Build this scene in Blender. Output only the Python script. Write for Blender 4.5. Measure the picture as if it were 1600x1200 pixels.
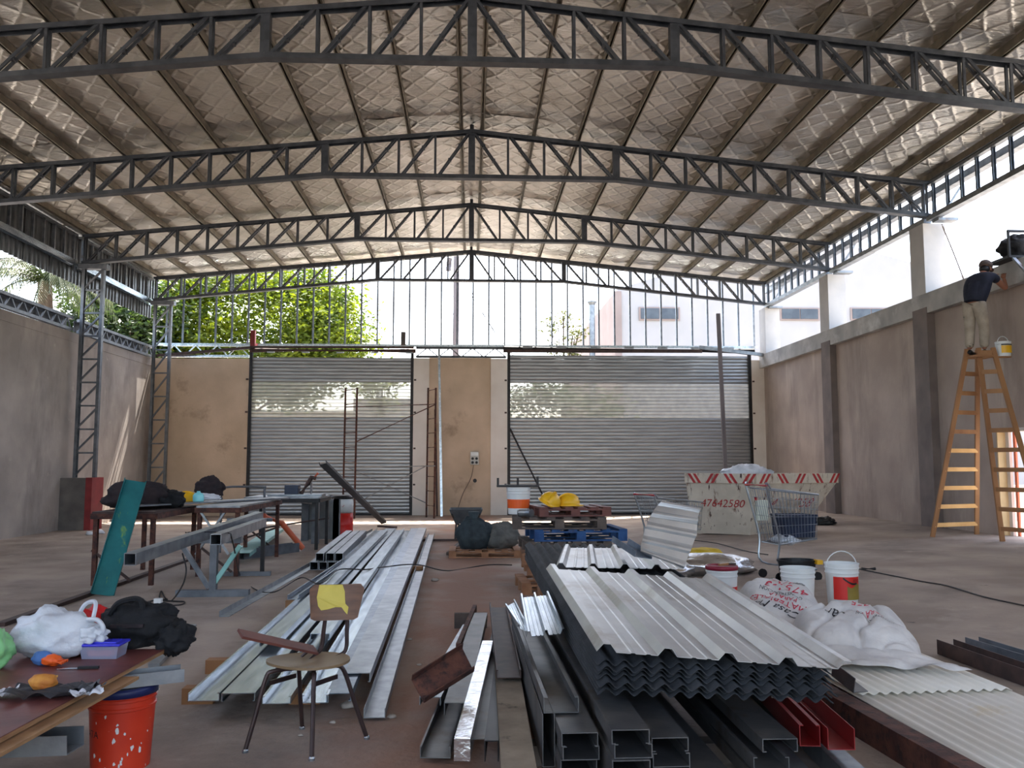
import bpy, math, random
from mathutils import Vector, Matrix, noise
random.seed(7)
SC = bpy.context.scene
for o in list(bpy.data.objects): bpy.data.objects.remove(o)
COL = SC.collection
PI = math.pi
# ------------------------------------------------------------------ camera
YAW, PITCH, FPX, HC = math.radians(2.745), math.radians(5.290), 1350.0, 1.55
cd = bpy.data.cameras.new('camera'); cam = bpy.data.objects.new('camera', cd); COL.objects.link(cam)
cam.location = (0, 0, HC); cam.rotation_euler = (PI/2 + PITCH, 0, -YAW)
cd.sensor_fit = 'HORIZONTAL'; cd.sensor_width = 36; cd.lens = FPX/1600*36; cd.clip_end = 500
SC.camera = cam
# ------------------------------------------------------------------ world, sun, exposure
w = bpy.data.worlds.new('world'); SC.world = w; w.use_nodes = True
wn = w.node_tree.nodes; wl = w.node_tree.links; wn.clear()
sky = wn.new('ShaderNodeTexSky'); sky.sky_type = 'NISHITA'; sky.sun_disc = False
sky.sun_elevation = math.radians(60); sky.sun_rotation = math.radians(4); sky.air_density = 1.0; sky.dust_density = 3.0; sky.ozone_density = 1.0
hs = wn.new('ShaderNodeHueSaturation'); hs.inputs['Saturation'].default_value = 0.8
bg = wn.new('ShaderNodeBackground'); bg.inputs['Strength'].default_value = 0.30
wo = wn.new('ShaderNodeOutputWorld')
wl.new(sky.outputs[0], hs.inputs['Color']); wl.new(hs.outputs[0], bg.inputs[0]); wl.new(bg.outputs[0], wo.inputs[0])
sd = bpy.data.lights.new('sun', 'SUN'); so = bpy.data.objects.new('sun', sd); COL.objects.link(so)
sd.energy = 7.0; sd.angle = math.radians(0.53); sd.color = (1, .95, .86)
SUN = Vector((-0.10, -0.52, -1.0)).normalized()
so.rotation_euler = SUN.to_track_quat('-Z', 'Y').to_euler(); so.location = (0, 40, 40)
vs = SC.view_settings; vs.view_transform = 'Standard'; vs.look = 'None'; vs.gamma = 1; vs.use_curve_mapping = False
vs.exposure = 1.85
# ------------------------------------------------------------------ helpers: points
_r = Vector((math.cos(YAW), -math.sin(YAW), 0))
_f = Vector((math.sin(YAW)*math.cos(PITCH), math.cos(YAW)*math.cos(PITCH), math.sin(PITCH)))
_u = _r.cross(_f)
def fz(x, y=10):
    a = min(1, max(0, (x-1.5)/7.5)); b = min(1, max(0, (26-y)/2.5)); return .32*a*b
def P(px, py, z=None, Y=None, X=None):
    """survey point: the photo's sight line met with a plane z, Y or X (floor when none is given)"""
    d = _f + _r*((px-800)/FPX) - _u*((py-600)/FPX); o = Vector((0, 0, HC))
    if Y is not None: return o + d*(Y/d.y)
    if X is not None: return o + d*(X/d.x)
    if z is not None: return o + d*((z-HC)/d.z)
    zz = 0
    for _ in range(12):
        p = o + d*((zz-HC)/d.z); zz = fz(p.x, p.y)
    return p
V = Vector
# ------------------------------------------------------------------ materials
MATS = {}
def mat(name, c1, c2=None, rough=.6, metal=0., ns=4., bump=0., bs=40., spots=None, alpha=None, trans=0, aniso=None, detail=6, emit=None, fac=(.35,.65)):
    m = bpy.data.materials.new(name); m.use_nodes = True; MATS[name] = m
    nt = m.node_tree; N = nt.nodes; L = nt.links; b = N['Principled BSDF']
    b.inputs['Roughness'].default_value = rough; b.inputs['Metallic'].default_value = metal
    tc = N.new('ShaderNodeTexCoord'); mp = N.new('ShaderNodeMapping'); L.new(tc.outputs['Object'], mp.inputs[0])
    if aniso: mp.inputs['Scale'].default_value = aniso
    lin = lambda c: tuple((v/12.92 if v <= .04045 else ((v+.055)/1.055)**2.4) for v in [k/255 for k in c]) + (1,)
    if c2:
        n = N.new('ShaderNodeTexNoise'); n.inputs['Scale'].default_value = ns; n.inputs['Detail'].default_value = detail
        L.new(mp.outputs[0], n.inputs[0])
        r = N.new('ShaderNodeValToRGB'); r.color_ramp.elements[0].position = fac[0]; r.color_ramp.elements[1].position = fac[1]
        r.color_ramp.elements[0].color = lin(c1); r.color_ramp.elements[1].color = lin(c2); L.new(n.outputs[0], r.inputs[0])
        out = r.outputs[0]
        for sp in (spots or []):
            col, sc, lo, hi = sp[:4]
            n2 = N.new('ShaderNodeTexNoise'); n2.inputs['Scale'].default_value = sc; n2.inputs['Detail'].default_value = 8; n2.inputs['Roughness'].default_value = .65
            m2 = N.new('ShaderNodeMapping'); L.new(tc.outputs['Object'], m2.inputs[0])
            if len(sp) > 4: m2.inputs['Scale'].default_value = sp[4]
            m2.inputs['Location'].default_value = (sc*3.1, 5.7, sc)
            L.new(m2.outputs[0], n2.inputs[0])
            r2 = N.new('ShaderNodeValToRGB'); r2.color_ramp.elements[0].position = lo; r2.color_ramp.elements[1].position = hi
            L.new(n2.outputs[0], r2.inputs[0])
            mx = N.new('ShaderNodeMix'); mx.data_type = 'RGBA'; L.new(r2.outputs[0], mx.inputs[0]); L.new(out, mx.inputs[6]); mx.inputs[7].default_value = lin(col)
            out = mx.outputs[2]
        L.new(out, b.inputs['Base Color'])
    else: b.inputs['Base Color'].default_value = lin(c1)
    if bump:
        n3 = N.new('ShaderNodeTexNoise'); n3.inputs['Scale'].default_value = bs; n3.inputs['Detail'].default_value = 5; L.new(mp.outputs[0], n3.inputs[0])
        bp = N.new('ShaderNodeBump'); bp.inputs['Strength'].default_value = bump; bp.inputs['Distance'].default_value = .02
        L.new(n3.outputs[0], bp.inputs['Height']); L.new(bp.outputs[0], b.inputs['Normal'])
    if alpha is not None: b.inputs['Alpha'].default_value = alpha
    if trans: b.inputs['Transmission Weight'].default_value = trans
    return m
mat('truss_steel', (62,66,72), (84,88,94), .45, .35, 6)
mat('truss_grey', (92,97,103), (116,120,126), .45, .35, 6)
mat('galv', (150,161,172), (192,201,208), .26, .92, 9, .08, 60, aniso=(2,.25,2))
mat('galv_dull', (128,133,138), (158,162,166), .42, .75, 7, .06, 50, spots=[((120,95,80),3,.62,.75)])
mat('galv_blue', (112,122,134), (142,152,164), .4, .7, 8, .05)
mat('purlin', (112,104,90), (140,130,112), .45, .5, 5)
mat('black_steel', (26,25,28), (40,38,40), .5, .3, 8)
mat('brown_steel', (58,44,42), (82,62,56), .6, .2, 9)
mat('rust', (70,40,34), (104,64,50), .75, .15, 9, .2, 60, spots=[((48,32,30),12,.5,.62)])
mat('plaster_left', (150,140,133), (176,165,156), .92, 0, .9, .15, 18, spots=[((120,112,108),.8,.5,.72,(1,1,.4)),((200,188,172),2.2,.62,.8)])
mat('plaster_back', (186,164,140), (206,182,158), .92, 0, 1.1, .15, 18, spots=[((120,98,78),.7,.56,.76),((190,172,150),3,.62,.8,(1,1,.3))])
mat('plaster_right', (162,146,136), (184,168,156), .92, 0, .9, .15, 16, spots=[((132,118,110),.8,.52,.74,(1,1,.25)),((206,192,178),1.6,.6,.8,(1,1,.25))])
mat('plaster_dark', (112,102,98), (132,120,114), .92, 0, 2, .15, 18)
mat('concrete_band', (156,154,152), (190,188,184), .9, 0, 1.6, .15, 20, spots=[((214,214,212),1.1,.52,.68)])
mat('white_plaster', (214,204,194), (228,220,212), .9, 0, 1.2, .08, 18)
mat('pier', (196,196,196), (214,212,210), .9, 0, 1.5, .08, 18)
mat('plinth', (92,88,86), (118,112,108), .9, 0, 2.5, .15, 20)
mat('red_paint', (120,34,38), (142,44,46), .6, 0, 4)
mat('slat', (150,154,158), (174,177,180), .36, .72, 5, .05, 30, aniso=(.3,1,6))
mat('ground_out', (140,132,124), (156,148,138), .95, 0, .5)
mat('trunk', (96,78,60), (70,56,44), .9, 0, 8, .4, 30)
mat('wood', (142,98,64), (168,122,80), .7, 0, 3, .1, 40, aniso=(1,1,.2))
mat('wood_light', (206,156,92), (222,174,110), .7, 0, 3, .1, 40)
mat('pallet_wood', (140,98,70), (172,126,92), .85, 0, 6, .2, 40)
mat('pallet_dark', (74,66,62), (104,92,84), .85, 0, 6, .2, 40)
mat('pallet_blue', (28,62,108), (44,84,134), .8, 0, 6, .2, 40, spots=[((70,66,70),6,.58,.7)])
mat('brown_board', (92,52,46), (116,66,56), .6, 0, 6)
mat('ply_edge', (168,128,88), (142,104,70), .8, 0, 8, aniso=(1,1,8))
mat('film_ply', (96,50,48), (122,68,62), .45, 0, 5, .05, 30)
mat('black_cloth', (12,13,16), (26,27,31), .85, 0, 12, .5, 25)
mat('dark_cloth', (30,24,28), (50,38,40), .85, 0, 8, .5, 20)
mat('sack_green', (40,50,56), (58,70,74), .8, 0, 9, .5, 20)
mat('grey_cloth', (88,90,88), (112,112,108), .85, 0, 9, .5, 20)
mat('red_cloth', (188,24,28), (206,34,36), .6, 0, 6, .2, 20)
mat('white_bag', (196,200,208), (222,226,232), .35, 0, 5, .5, 22)
mat('green_bag', (128,196,128), (150,214,146), .35, 0, 5, .4, 22)
mat('sandbag', (198,194,192), (222,218,214), .75, 0, 5, .3, 28, spots=[((170,152,136),3,.6,.8)])
mat('print_red', (196,44,66)); mat('print_black', (34,32,38)); mat('print_white', (226,226,226))
mat('bucket_red', (206,52,28), (222,66,36), .42, 0, 5, spots=[((232,210,200),22,.68,.72),((60,30,28),14,.7,.76)])
mat('bucket_blue', (26,36,84), (36,46,100), .45)
mat('bucket_white', (222,224,222), (232,234,232), .4, 0, 4)
mat('label_red', (206,36,30), (214,44,36), .45); mat('label_olive', (120,104,42), (146,126,58), .5)
mat('lid_maroon', (132,24,48), (148,32,58), .45)
mat('yellow', (230,172,22), (242,188,36), .4); mat('yellow_cloth', (206,170,24), (226,192,44), .7, 0, 6, .4, 20)
mat('teal', (22,104,112), (32,122,126), .4, .3, 5, spots=[((130,170,70),7,.6,.7,(1,1,.1))])
mat('teal_light', (120,176,172), (150,200,192), .4, .3)
mat('cyan_plastic', (120,206,216), (146,222,228), .3, 0, 5)
mat('blue_lid', (50,50,196), (60,62,212), .3); mat('clear_box', (176,180,206), None, .15, alpha=.55)
mat('orange', (236,92,28), (244,106,38), .5); mat('orange_pipe', (206,96,60), (220,112,74), .5)
mat('denim', (70,110,170), (86,126,188), .7)
mat('bread', (214,150,66), (176,98,34), .7, 0, 14, .4, 30)
mat('paper_black', (44,44,48), (66,66,70), .6, 0, 7, .5, 18); mat('paper_white', (206,208,216), (222,224,230), .7, 0, 7, .3, 18)
mat('steel_blade', (200,204,208), None, .2, 1.)
mat('plank_pale', (128,114,98), (160,144,124), .85, 0, 5, .2, 40, spots=[((84,74,64),7,.6,.72)])
mat('fibre_cement', (40,42,46), (60,62,66), .85, 0, 5, .2, 40)
mat('galv_sheet', (190,190,190), (210,209,207), .38, .7, 3, .05, 30, spots=[((156,144,132),1.6,.55,.75)])
mat('white_sheet', (222,216,204), (234,228,218), .55, .1, 2, .05, 30, spots=[((212,190,140),1.4,.6,.75)])
mat('chan_dark', (92,92,94), (116,114,112), .5, .55, 5, .05, 40, spots=[((92,76,64),3,.56,.72)])
mat('chan_red', (128,22,24), (146,30,30), .45, .1, 6)
mat('chair_wood', (92,62,44), (116,80,56), .5, 0, 5, .05, 30, aniso=(1,1,5)); mat('chair_seat', (120,98,72), (138,114,84), .5, 0, 5)
mat('chair_yellow', (196,176,70), (210,190,86), .6, 0, 6); mat('chair_frame', (52,40,40), (70,54,52), .4, .4, 8)
mat('skip', (196,186,170), (214,204,188), .7, .1, 3, .1, 30, spots=[((120,84,66),4,.56,.68,(1.6,1.6,.6)),((70,46,40),6,.62,.67,(1.8,1.8,.4)),((40,32,30),9,.66,.7,(1.6,1.6,.5))])
mat('skip_red', (160,40,44), (178,54,54), .7, 0, 6)
mat('foil_roll', (196,198,202), (222,224,226), .22, .95, 6, .5, 18)
mat('cable', (22,20,22)); mat('cable_grey', (120,104,92))
mat('cart_steel', (150,158,166), (176,184,192), .3, .85, 8)
mat('tub_black', (16,17,20), (26,27,30), .5); mat('tub_navy', (26,38,62), (36,50,76), .45); mat('tub_grey', (84,92,108), (110,118,134), .5, 0, 9)
mat('canister', (210,216,200), (222,226,212), .45)
mat('cart_red', (190,30,36), None, .4)
mat('wheelbarrow', (86,92,96), (108,112,114), .5, .4, 6)
mat('skin', (150,100,78), (164,112,88), .55, 0, 5); mat('shirt', (24,28,44), (32,36,54), .85, 0, 9, .3, 20)
mat('trousers', (150,138,122), (176,162,144), .85, 0, 6, .3, 20, spots=[((60,56,54),9,.62,.68)]); mat('cap', (96,84,80), (116,100,94), .85)
mat('building_white', (170,166,163), (180,175,172), .9, 0, .6); mat('building_pink', (150,132,124), (160,142,134), .9, 0, 1)
mat('building_cream', (172,158,138), (180,166,146), .9, 0, 1)
mat('window_dark', (60,66,74), (80,86,92), .25, 0, 2); mat('roof_tile', (150,78,58), (170,94,70), .8, 0, 4)
mat('pole_wood', (112,104,104), (130,120,118), .9, 0, 6, .2, 30, aniso=(1,1,.1))
mat('socket', (190,188,180), (200,198,190), .5); mat('jamb', (206,176,130), (222,194,150), .7, 0, 3)
mat('sheet_grey', (96,98,100), (132,134,136), .38, .75, 4, .1, 20, aniso=(1,4,.6))
mat('dirt', (120,78,58), (140,94,70), .95, 0, 9, .5, 40); mat('rubble', (150,140,130), (176,166,156), .95, 0, 9)
# leaves (translucent)
def leafmat(name, c1, c2, ns=1.2):
    m = mat(name, c1, c2, .55, 0, ns); nt = m.node_tree; b = nt.nodes['Principled BSDF']
    t = nt.nodes.new('ShaderNodeBsdfTranslucent'); mx = nt.nodes.new('ShaderNodeMixShader'); mx.inputs[0].default_value = .45
    src = b.inputs['Base Color'].links[0].from_socket; nt.links.new(src, t.inputs[0])
    o = nt.nodes['Material Output']; nt.links.new(b.outputs[0], mx.inputs[1]); nt.links.new(t.outputs[0], mx.inputs[2]); nt.links.new(mx.outputs[0], o.inputs[0])
leafmat('leaf_tree', (62,84,18), (128,140,26)); leafmat('leaf_dark', (30,48,20), (66,86,32)); leafmat('leaf_palm', (34,48,22), (74,84,40))
leafmat('leaf_sparse', (70,76,36), (100,100,50))
# quilted foil
def foil():
    m = mat('foil', (206,200,190), (228,222,213), .28, .93, 1.2); nt = m.node_tree; N = nt.nodes; L = nt.links; b = N['Principled BSDF']
    tc = N['Texture Coordinate']
    def wave(rot, sc):
        mp = N.new('ShaderNodeMapping'); mp.inputs['Rotation'].default_value = (0, 0, rot); L.new(tc.outputs['Object'], mp.inputs[0])
        wv = N.new('ShaderNodeTexWave'); wv.wave_profile = 'SIN'; wv.inputs['Scale'].default_value = sc; wv.inputs['Distortion'].default_value = 1.2; wv.inputs['Detail'].default_value = 2; wv.inputs['Detail Scale'].default_value = 2
        L.new(mp.outputs[0], wv.inputs[0])
        p = N.new('ShaderNodeMath'); p.operation = 'POWER'; L.new(wv.outputs['Fac'], p.inputs[0]); p.inputs[1].default_value = 10; return p.outputs[0]
    a = N.new('ShaderNodeMath'); a.operation = 'MAXIMUM'; L.new(wave(.62, .95), a.inputs[0]); L.new(wave(-.62, .95), a.inputs[1])
    n = N.new('ShaderNodeTexNoise'); n.inputs['Scale'].default_value = 9; n.inputs['Detail'].default_value = 7
    mp = N.new('ShaderNodeMapping'); mp.inputs['Scale'].default_value = (.45, 2.2, 1); L.new(tc.outputs['Object'], mp.inputs[0]); L.new(mp.outputs[0], n.inputs[0])
    s = N.new('ShaderNodeMath'); s.operation = 'MULTIPLY_ADD'; L.new(n.outputs[0], s.inputs[0]); s.inputs[1].default_value = 1.6; L.new(a.outputs[0], s.inputs[2])
    bp = N.new('ShaderNodeBump'); n4 = N.new('ShaderNodeTexNoise'); n4.inputs['Scale'].default_value = 30; n4.inputs['Detail'].default_value = 6; L.new(mp.outputs[0], n4.inputs[0])
    s2 = N.new('ShaderNodeMath'); s2.operation = 'MULTIPLY_ADD'; L.new(n4.outputs[0], s2.inputs[0]); s2.inputs[1].default_value = .9; L.new(s.outputs[0], s2.inputs[2]); s = s2
    bp.inputs['Strength'].default_value = .62; bp.inputs['Distance'].default_value = .03
    L.new(s.outputs[0], bp.inputs['Height']); L.new(bp.outputs[0], b.inputs['Normal'])
foil()
# finely perforated shutter slat: metal with pinholes too fine to see
def perf():
    m = mat('slat_perforated', (180,180,176), (196,196,190), .4, .7, 5); nt = m.node_tree; b = nt.nodes['Principled BSDF']
    t = nt.nodes.new('ShaderNodeBsdfTransparent'); mx = nt.nodes.new('ShaderNodeMixShader'); mx.inputs[0].default_value = .42
    o = nt.nodes['Material Output']; nt.links.new(b.outputs[0], mx.inputs[1]); nt.links.new(t.outputs[0], mx.inputs[2]); nt.links.new(mx.outputs[0], o.inputs[0])
perf()
# floor: dusty concrete, red earth along the middle
def floormat():
    m = mat('floor', (150,134,122), (176,160,146), .9, 0, 1.1, .5, 16, spots=[((118,106,100),.5,.5,.7),((196,180,164),1.3,.6,.8),((96,86,82),5,.66,.74)])
    nt = m.node_tree; N = nt.nodes; L = nt.links; b = N['Principled BSDF']
    src = b.inputs['Base Color'].links[0].from_socket
    tc = N['Texture Coordinate']; sx = N.new('ShaderNodeSeparateXYZ'); L.new(tc.outputs['Object'], sx.inputs[0])
    n = N.new('ShaderNodeTexNoise'); n.inputs['Scale'].default_value = 1.3; n.inputs['Detail'].default_value = 8; L.new(tc.outputs['Object'], n.inputs[0])
    d = N.new('ShaderNodeMath'); d.operation = 'ABSOLUTE'; a = N.new('ShaderNodeMath'); a.operation = 'ADD'; a.inputs[1].default_value = -.15; L.new(sx.outputs[0], a.inputs[0]); L.new(a.outputs[0], d.inputs[0])
    mm = N.new('ShaderNodeMath'); mm.operation = 'MULTIPLY_ADD'; mm.inputs[1].default_value = -.42; L.new(d.outputs[0], mm.inputs[0]); L.new(n.outputs[0], mm.inputs[2])
    r = N.new('ShaderNodeValToRGB'); r.color_ramp.elements[0].position = .05; r.color_ramp.elements[1].position = .42; L.new(mm.outputs[0], r.inputs[0])
    mx = N.new('ShaderNodeMix'); mx.data_type = 'RGBA'; L.new(r.outputs[0], mx.inputs[0]); L.new(src, mx.inputs[6]); mx.inputs[7].default_value = (.30, .165, .112, 1)
    L.new(mx.outputs[2], b.inputs['Base Color'])
floormat()
# ------------------------------------------------------------------ helpers: meshes
def frame(d, up=(0,0,1)):
    d = V(d).normalized(); up = V(up)
    if abs(d.dot(up)) > .98: up = V((0,1,0))
    s = d.cross(up).normalized(); return s, s.cross(d).normalized()
class MB:
    def __init__(s): s.v = []; s.f = []; s.smooth = False
    def add(s, vs, fs):
        n = len(s.v); s.v += [V(p) for p in vs]; s.f += [tuple(i+n for i in f) for f in fs]; return s
    def box(s, a, b):
        (x0,y0,z0),(x1,y1,z1) = a, b
        return s.add([(x0,y0,z0),(x1,y0,z0),(x1,y1,z0),(x0,y1,z0),(x0,y0,z1),(x1,y0,z1),(x1,y1,z1),(x0,y1,z1)], [(0,3,2,1),(4,5,6,7),(0,1,5,4),(1,2,6,5),(2,3,7,6),(3,0,4,7)])
    def sweep(s, prof, frames, caps=True, closed=True):
        n = len(prof); vs = []
        for (o, a, b) in frames:
            for (p, q) in prof: vs.append(V(o)+a*p+b*q)
        fs = []
        m = n if closed else n-1
        for k in range(len(frames)-1):
            for i in range(m):
                j = (i+1) % n; fs.append((k*n+i, k*n+j, (k+1)*n+j, (k+1)*n+i))
        if caps and closed: fs.append(tuple(range(n-1,-1,-1))); e = (len(frames)-1)*n; fs.append(tuple(range(e, e+n)))
        return s.add(vs, fs)
    def prism(s, prof, p0, p1, up=(0,0,1)):
        a, b = frame(V(p1)-V(p0), up); return s.sweep(prof, [(p0,a,b),(p1,a,b)])
    def bar(s, p0, p1, w, h=None, up=(0,0,1)):
        h = w if h is None else h; return s.prism([(-w/2,-h/2),(w/2,-h/2),(w/2,h/2),(-w/2,h/2)], p0, p1, up)
    def chan(s, p0, p1, w, h, t=.006, up=(0,0,1), lip=0, flip=False):
        """U profile, width w, height h, open upwards (or downwards)"""
        pr = [(-w/2,0),(w/2,0),(w/2,h)] + ([(w/2-lip,h),(w/2-lip,h-t)] if lip else []) + [(w/2-t,h-(t if lip else 0)),(w/2-t,t),(-w/2+t,t),(-w/2+t,h-(t if lip else 0))] + ([(-w/2+lip,h-t),(-w/2+lip,h)] if lip else []) + [(-w/2,h)]
        if flip: pr = [(x, h-y) for x, y in pr][::-1]
        return s.prism(pr, p0, p1, up)
    def hollow(s, p0, p1, w, h, t=.006, up=(0,0,1)):
        a, b = frame(V(p1)-V(p0), up); o = [(-w/2,-h/2),(w/2,-h/2),(w/2,h/2),(-w/2,h/2)]; i = [(x*(1-2*t/w), y*(1-2*t/h)) for x, y in o]
        vs = [V(q)+a*x+b*y for q in (p0,p1) for pr in (o,i) for x, y in pr]; fs = []
        for k in range(4):
            j = (k+1) % 4
            fs += [(k,j,8+j,8+k),(4+k,12+k,12+j,4+j),(k,4+k,4+j,j),(8+k,8+j,12+j,12+k)]
        return s.add(vs, fs)
    def tube(s, pts, r, n=8, r2=None):
        pts = [V(p) for p in pts]; fr = []; m = len(pts)
        a = None
        for i, p in enumerate(pts):
            d = (pts[min(i+1,m-1)]-pts[max(i-1,0)]).normalized()
            if a is None: a, b = frame(d)
            else:
                a = (a - d*a.dot(d)).normalized(); b = a.cross(d)*-1
            rr = r if r2 is None else r+(r2-r)*i/max(1,m-1)
            fr.append((p, a*rr, b*rr))
        return s.sweep([(math.cos(2*PI*k/n), math.sin(2*PI*k/n)) for k in range(n)], fr)
    def lathe(s, prof, c=(0,0,0), n=24, sx=1, sy=1):
        c = V(c); vs = []; fs = []
        for (r, z) in prof:
            for k in range(n): vs.append(c+V((r*sx*math.cos(2*PI*k/n), r*sy*math.sin(2*PI*k/n), z)))
        for i in range(len(prof)-1):
            for k in range(n):
                j = (k+1) % n; fs.append((i*n+k, i*n+j, (i+1)*n+j, (i+1)*n+k))
        if prof[0][0] > 1e-4: fs.append(tuple(range(n-1,-1,-1)))
        if prof[-1][0] > 1e-4: e = (len(prof)-1)*n; fs.append(tuple(range(e, e+n)))
        return s.add(vs, fs)
    def grid(s, fn, nu, nv, wrap=False):
        vs = [fn(i/nu, j/nv) for j in range(nv+1) for i in range(nu+1)]
        return s.add(vs, [(j*(nu+1)+i, j*(nu+1)+i+1, (j+1)*(nu+1)+i+1, (j+1)*(nu+1)+i) for j in range(nv) for i in range(nu)])
    def blob(s, c, rad, amp=.15, fr=2., seed=0, flat=None, nu=44, nv=26, fold=0):
        """a lumpy closed body; flat = height of a plane it rests on"""
        c = V(c); vs = []; fs = []
        for j in range(nv+1):
            th = PI*j/nv
            for i in range(nu):
                ph = 2*PI*i/nu; d = V((math.sin(th)*math.cos(ph), math.sin(th)*math.sin(ph), math.cos(th)))
                k = 1+amp*noise.noise(d*fr+V((seed,seed*.7,3))) + fold*abs(noise.noise(d*fr*2.7+V((seed*2,1,seed)))) + fold*.6*abs(noise.noise(d*fr*6.1+V((seed,4,seed*3))))
                p = c+V((d.x*rad[0], d.y*rad[1], d.z*rad[2]))*k
                if flat is not None and p.z < flat: p.z = flat
                vs.append(p)
        for j in range(nv):
            for i in range(nu): fs.append((j*nu+i, (j+1)*nu+i, (j+1)*nu+(i+1)%nu, j*nu+(i+1)%nu))
        s.smooth = True; return s.add(vs, fs)
    def xf(s, M):
        s.v = [M @ p for p in s.v]; return s
    def build(s, name, m, parent=None, smooth=None, mod=None):
        base = V((0,0,0))
        if parent is not None:
            q = parent
            while q is not None: base += V(q.location); q = q.parent
        else:
            lo = [min(p[i] for p in s.v) for i in range(3)]; hi = [max(p[i] for p in s.v) for i in range(3)]
            base = V(((lo[0]+hi[0])/2, (lo[1]+hi[1])/2, lo[2]))
        me = bpy.data.meshes.new(name); me.from_pydata([p-base for p in s.v], [], s.f); me.update()
        if (s.smooth if smooth is None else smooth): me.polygons.foreach_set('use_smooth', [True]*len(me.polygons))
        if m: me.materials.append(MATS[m])
        o = bpy.data.objects.new(name, me); COL.objects.link(o)
        if parent is not None: o.parent = parent
        else: o.location = base
        if mod == 'bevel':
            b = o.modifiers.new('bevel', 'BEVEL'); b.width = .006; b.segments = 2
        return o
def tag(o, label=None, cat=None, group=None, kind=None):
    if label: o['label'] = label
    if cat: o['category'] = cat
    if group: o['group'] = group
    if kind: o['kind'] = kind
    return o
def thing(name, loc, label, cat, group=None, kind=None):
    o = bpy.data.objects.new(name, None); COL.objects.link(o); o.location = loc; o.empty_display_size = .1
    return tag(o, label, cat, group, kind)
def struct(name, loc=(0,0,0)):
    o = bpy.data.objects.new(name, None); COL.objects.link(o); o.location = loc; o['kind'] = 'structure'; return o
def one(m, name, mt, label, cat, group=None, smooth=None): return tag(m.build(name, mt, None, smooth), label, cat, group)
def text(body, size, fn, name, m, parent, sub=0, extr=0, font_shear=0, align='CENTER'):
    """lettering: fn maps flat (x, y) to a point in the world"""
    cu = bpy.data.curves.new('lettering', 'FONT'); cu.body = body; cu.size = size; cu.align_x = align; cu.align_y = 'CENTER'; cu.shear = font_shear; cu.resolution_u = 3
    to = bpy.data.objects.new('lettering', cu); COL.objects.link(to)
    dg = bpy.context.evaluated_depsgraph_get(); me = bpy.data.meshes.new_from_object(to.evaluated_get(dg))
    bpy.data.objects.remove(to)
    b = MB(); b.add([fn(v.co.x, v.co.y) for v in me.vertices], [tuple(p.vertices) for p in me.polygons]); bpy.data.meshes.remove(me)
    return b.build(name, m, parent)
# ================================================================== SETTING
XL, XR, YB, Y0 = -9.65, 9.05, 26.6, -10.0
TY = [11.6, 16.5, 21.3, 26.1]
ST = 'structure'
m = MB(); m.grid(lambda u, v: V((XL-.2+u*(XR+.6-XL), Y0+v*(YB+.3-Y0), fz(XL-.2+u*(XR+.6-XL), Y0+v*(YB+.3-Y0)))), 60, 80)
fl = m.build('floor', 'floor'); fl['kind'] = ST
for v_ in fl.data.vertices: pass
m = MB().box((-80,-60,-.2),(80,120,-.03)); g = m.build('floor_outside', 'ground_out'); g['kind'] = ST
# left wall
wlft = struct('wall_left', (XL,10,0))
MB().box((XL-.2,Y0,0),(XL,YB,4.73)).build('wall_face', 'plaster_left', wlft)
MB().box((XL,Y0,4.50),(XL+.012,YB,4.73)).build('plaster_band', 'plaster_left', wlft)
# right wall
wr = struct('wall_right', (XR,10,0)); XW = XR+.15
YD0, YD1, ZD = 13.3, 14.72, 2.16
MB().box((XW,YD1,0),(XW+.2,YB,4.55)).build('wall_face', 'plaster_right', wr)
MB().box((XW,Y0,0),(XW+.2,YD0,4.55)).build('wall_face', 'plaster_right', wr)
MB().box((XW,YD0,ZD),(XW+.2,YD1,4.55)).build('wall_face', 'plaster_right', wr)
MB().box((XR,Y0,4.54),(XR+.42,YB,4.94)).build('concrete_band', 'concrete_band', wr)
for ya in (16.55, 21.2):
    MB().box((XR-.01,ya,0),(XR+.2,ya+.55,4.66)).build('pilaster', 'plaster_dark', wr)
for ya in (11.8, 16.55, 21.2, 25.9): MB().box((XR-.005,ya,4.94),(XR+.45,ya+.55,6.36)).build('pier', 'pier', wr)
d3 = struct('door_3', (XW,YD0,0))
MB().box((XW-.01,YD1-.03,fz(9)),(XW+.21,YD1+.0,ZD)).build('door_jamb', 'jamb', d3)
MB().box((XW-.01,YD0,ZD-.06),(XW+.21,YD1-.03,ZD)).build('door_head', 'white_plaster', d3)
MB().box((XW+.12,YD1-.14,fz(9)),(XW+.17,YD1-.05,ZD-.06)).build('door_frame', 'white_plaster', d3)
MB().box((XW+.17,YD1-.24,fz(9)),(XW+.2,YD1-.18,ZD-.06)).build('door_frame', 'orange_pipe', d3)
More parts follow.
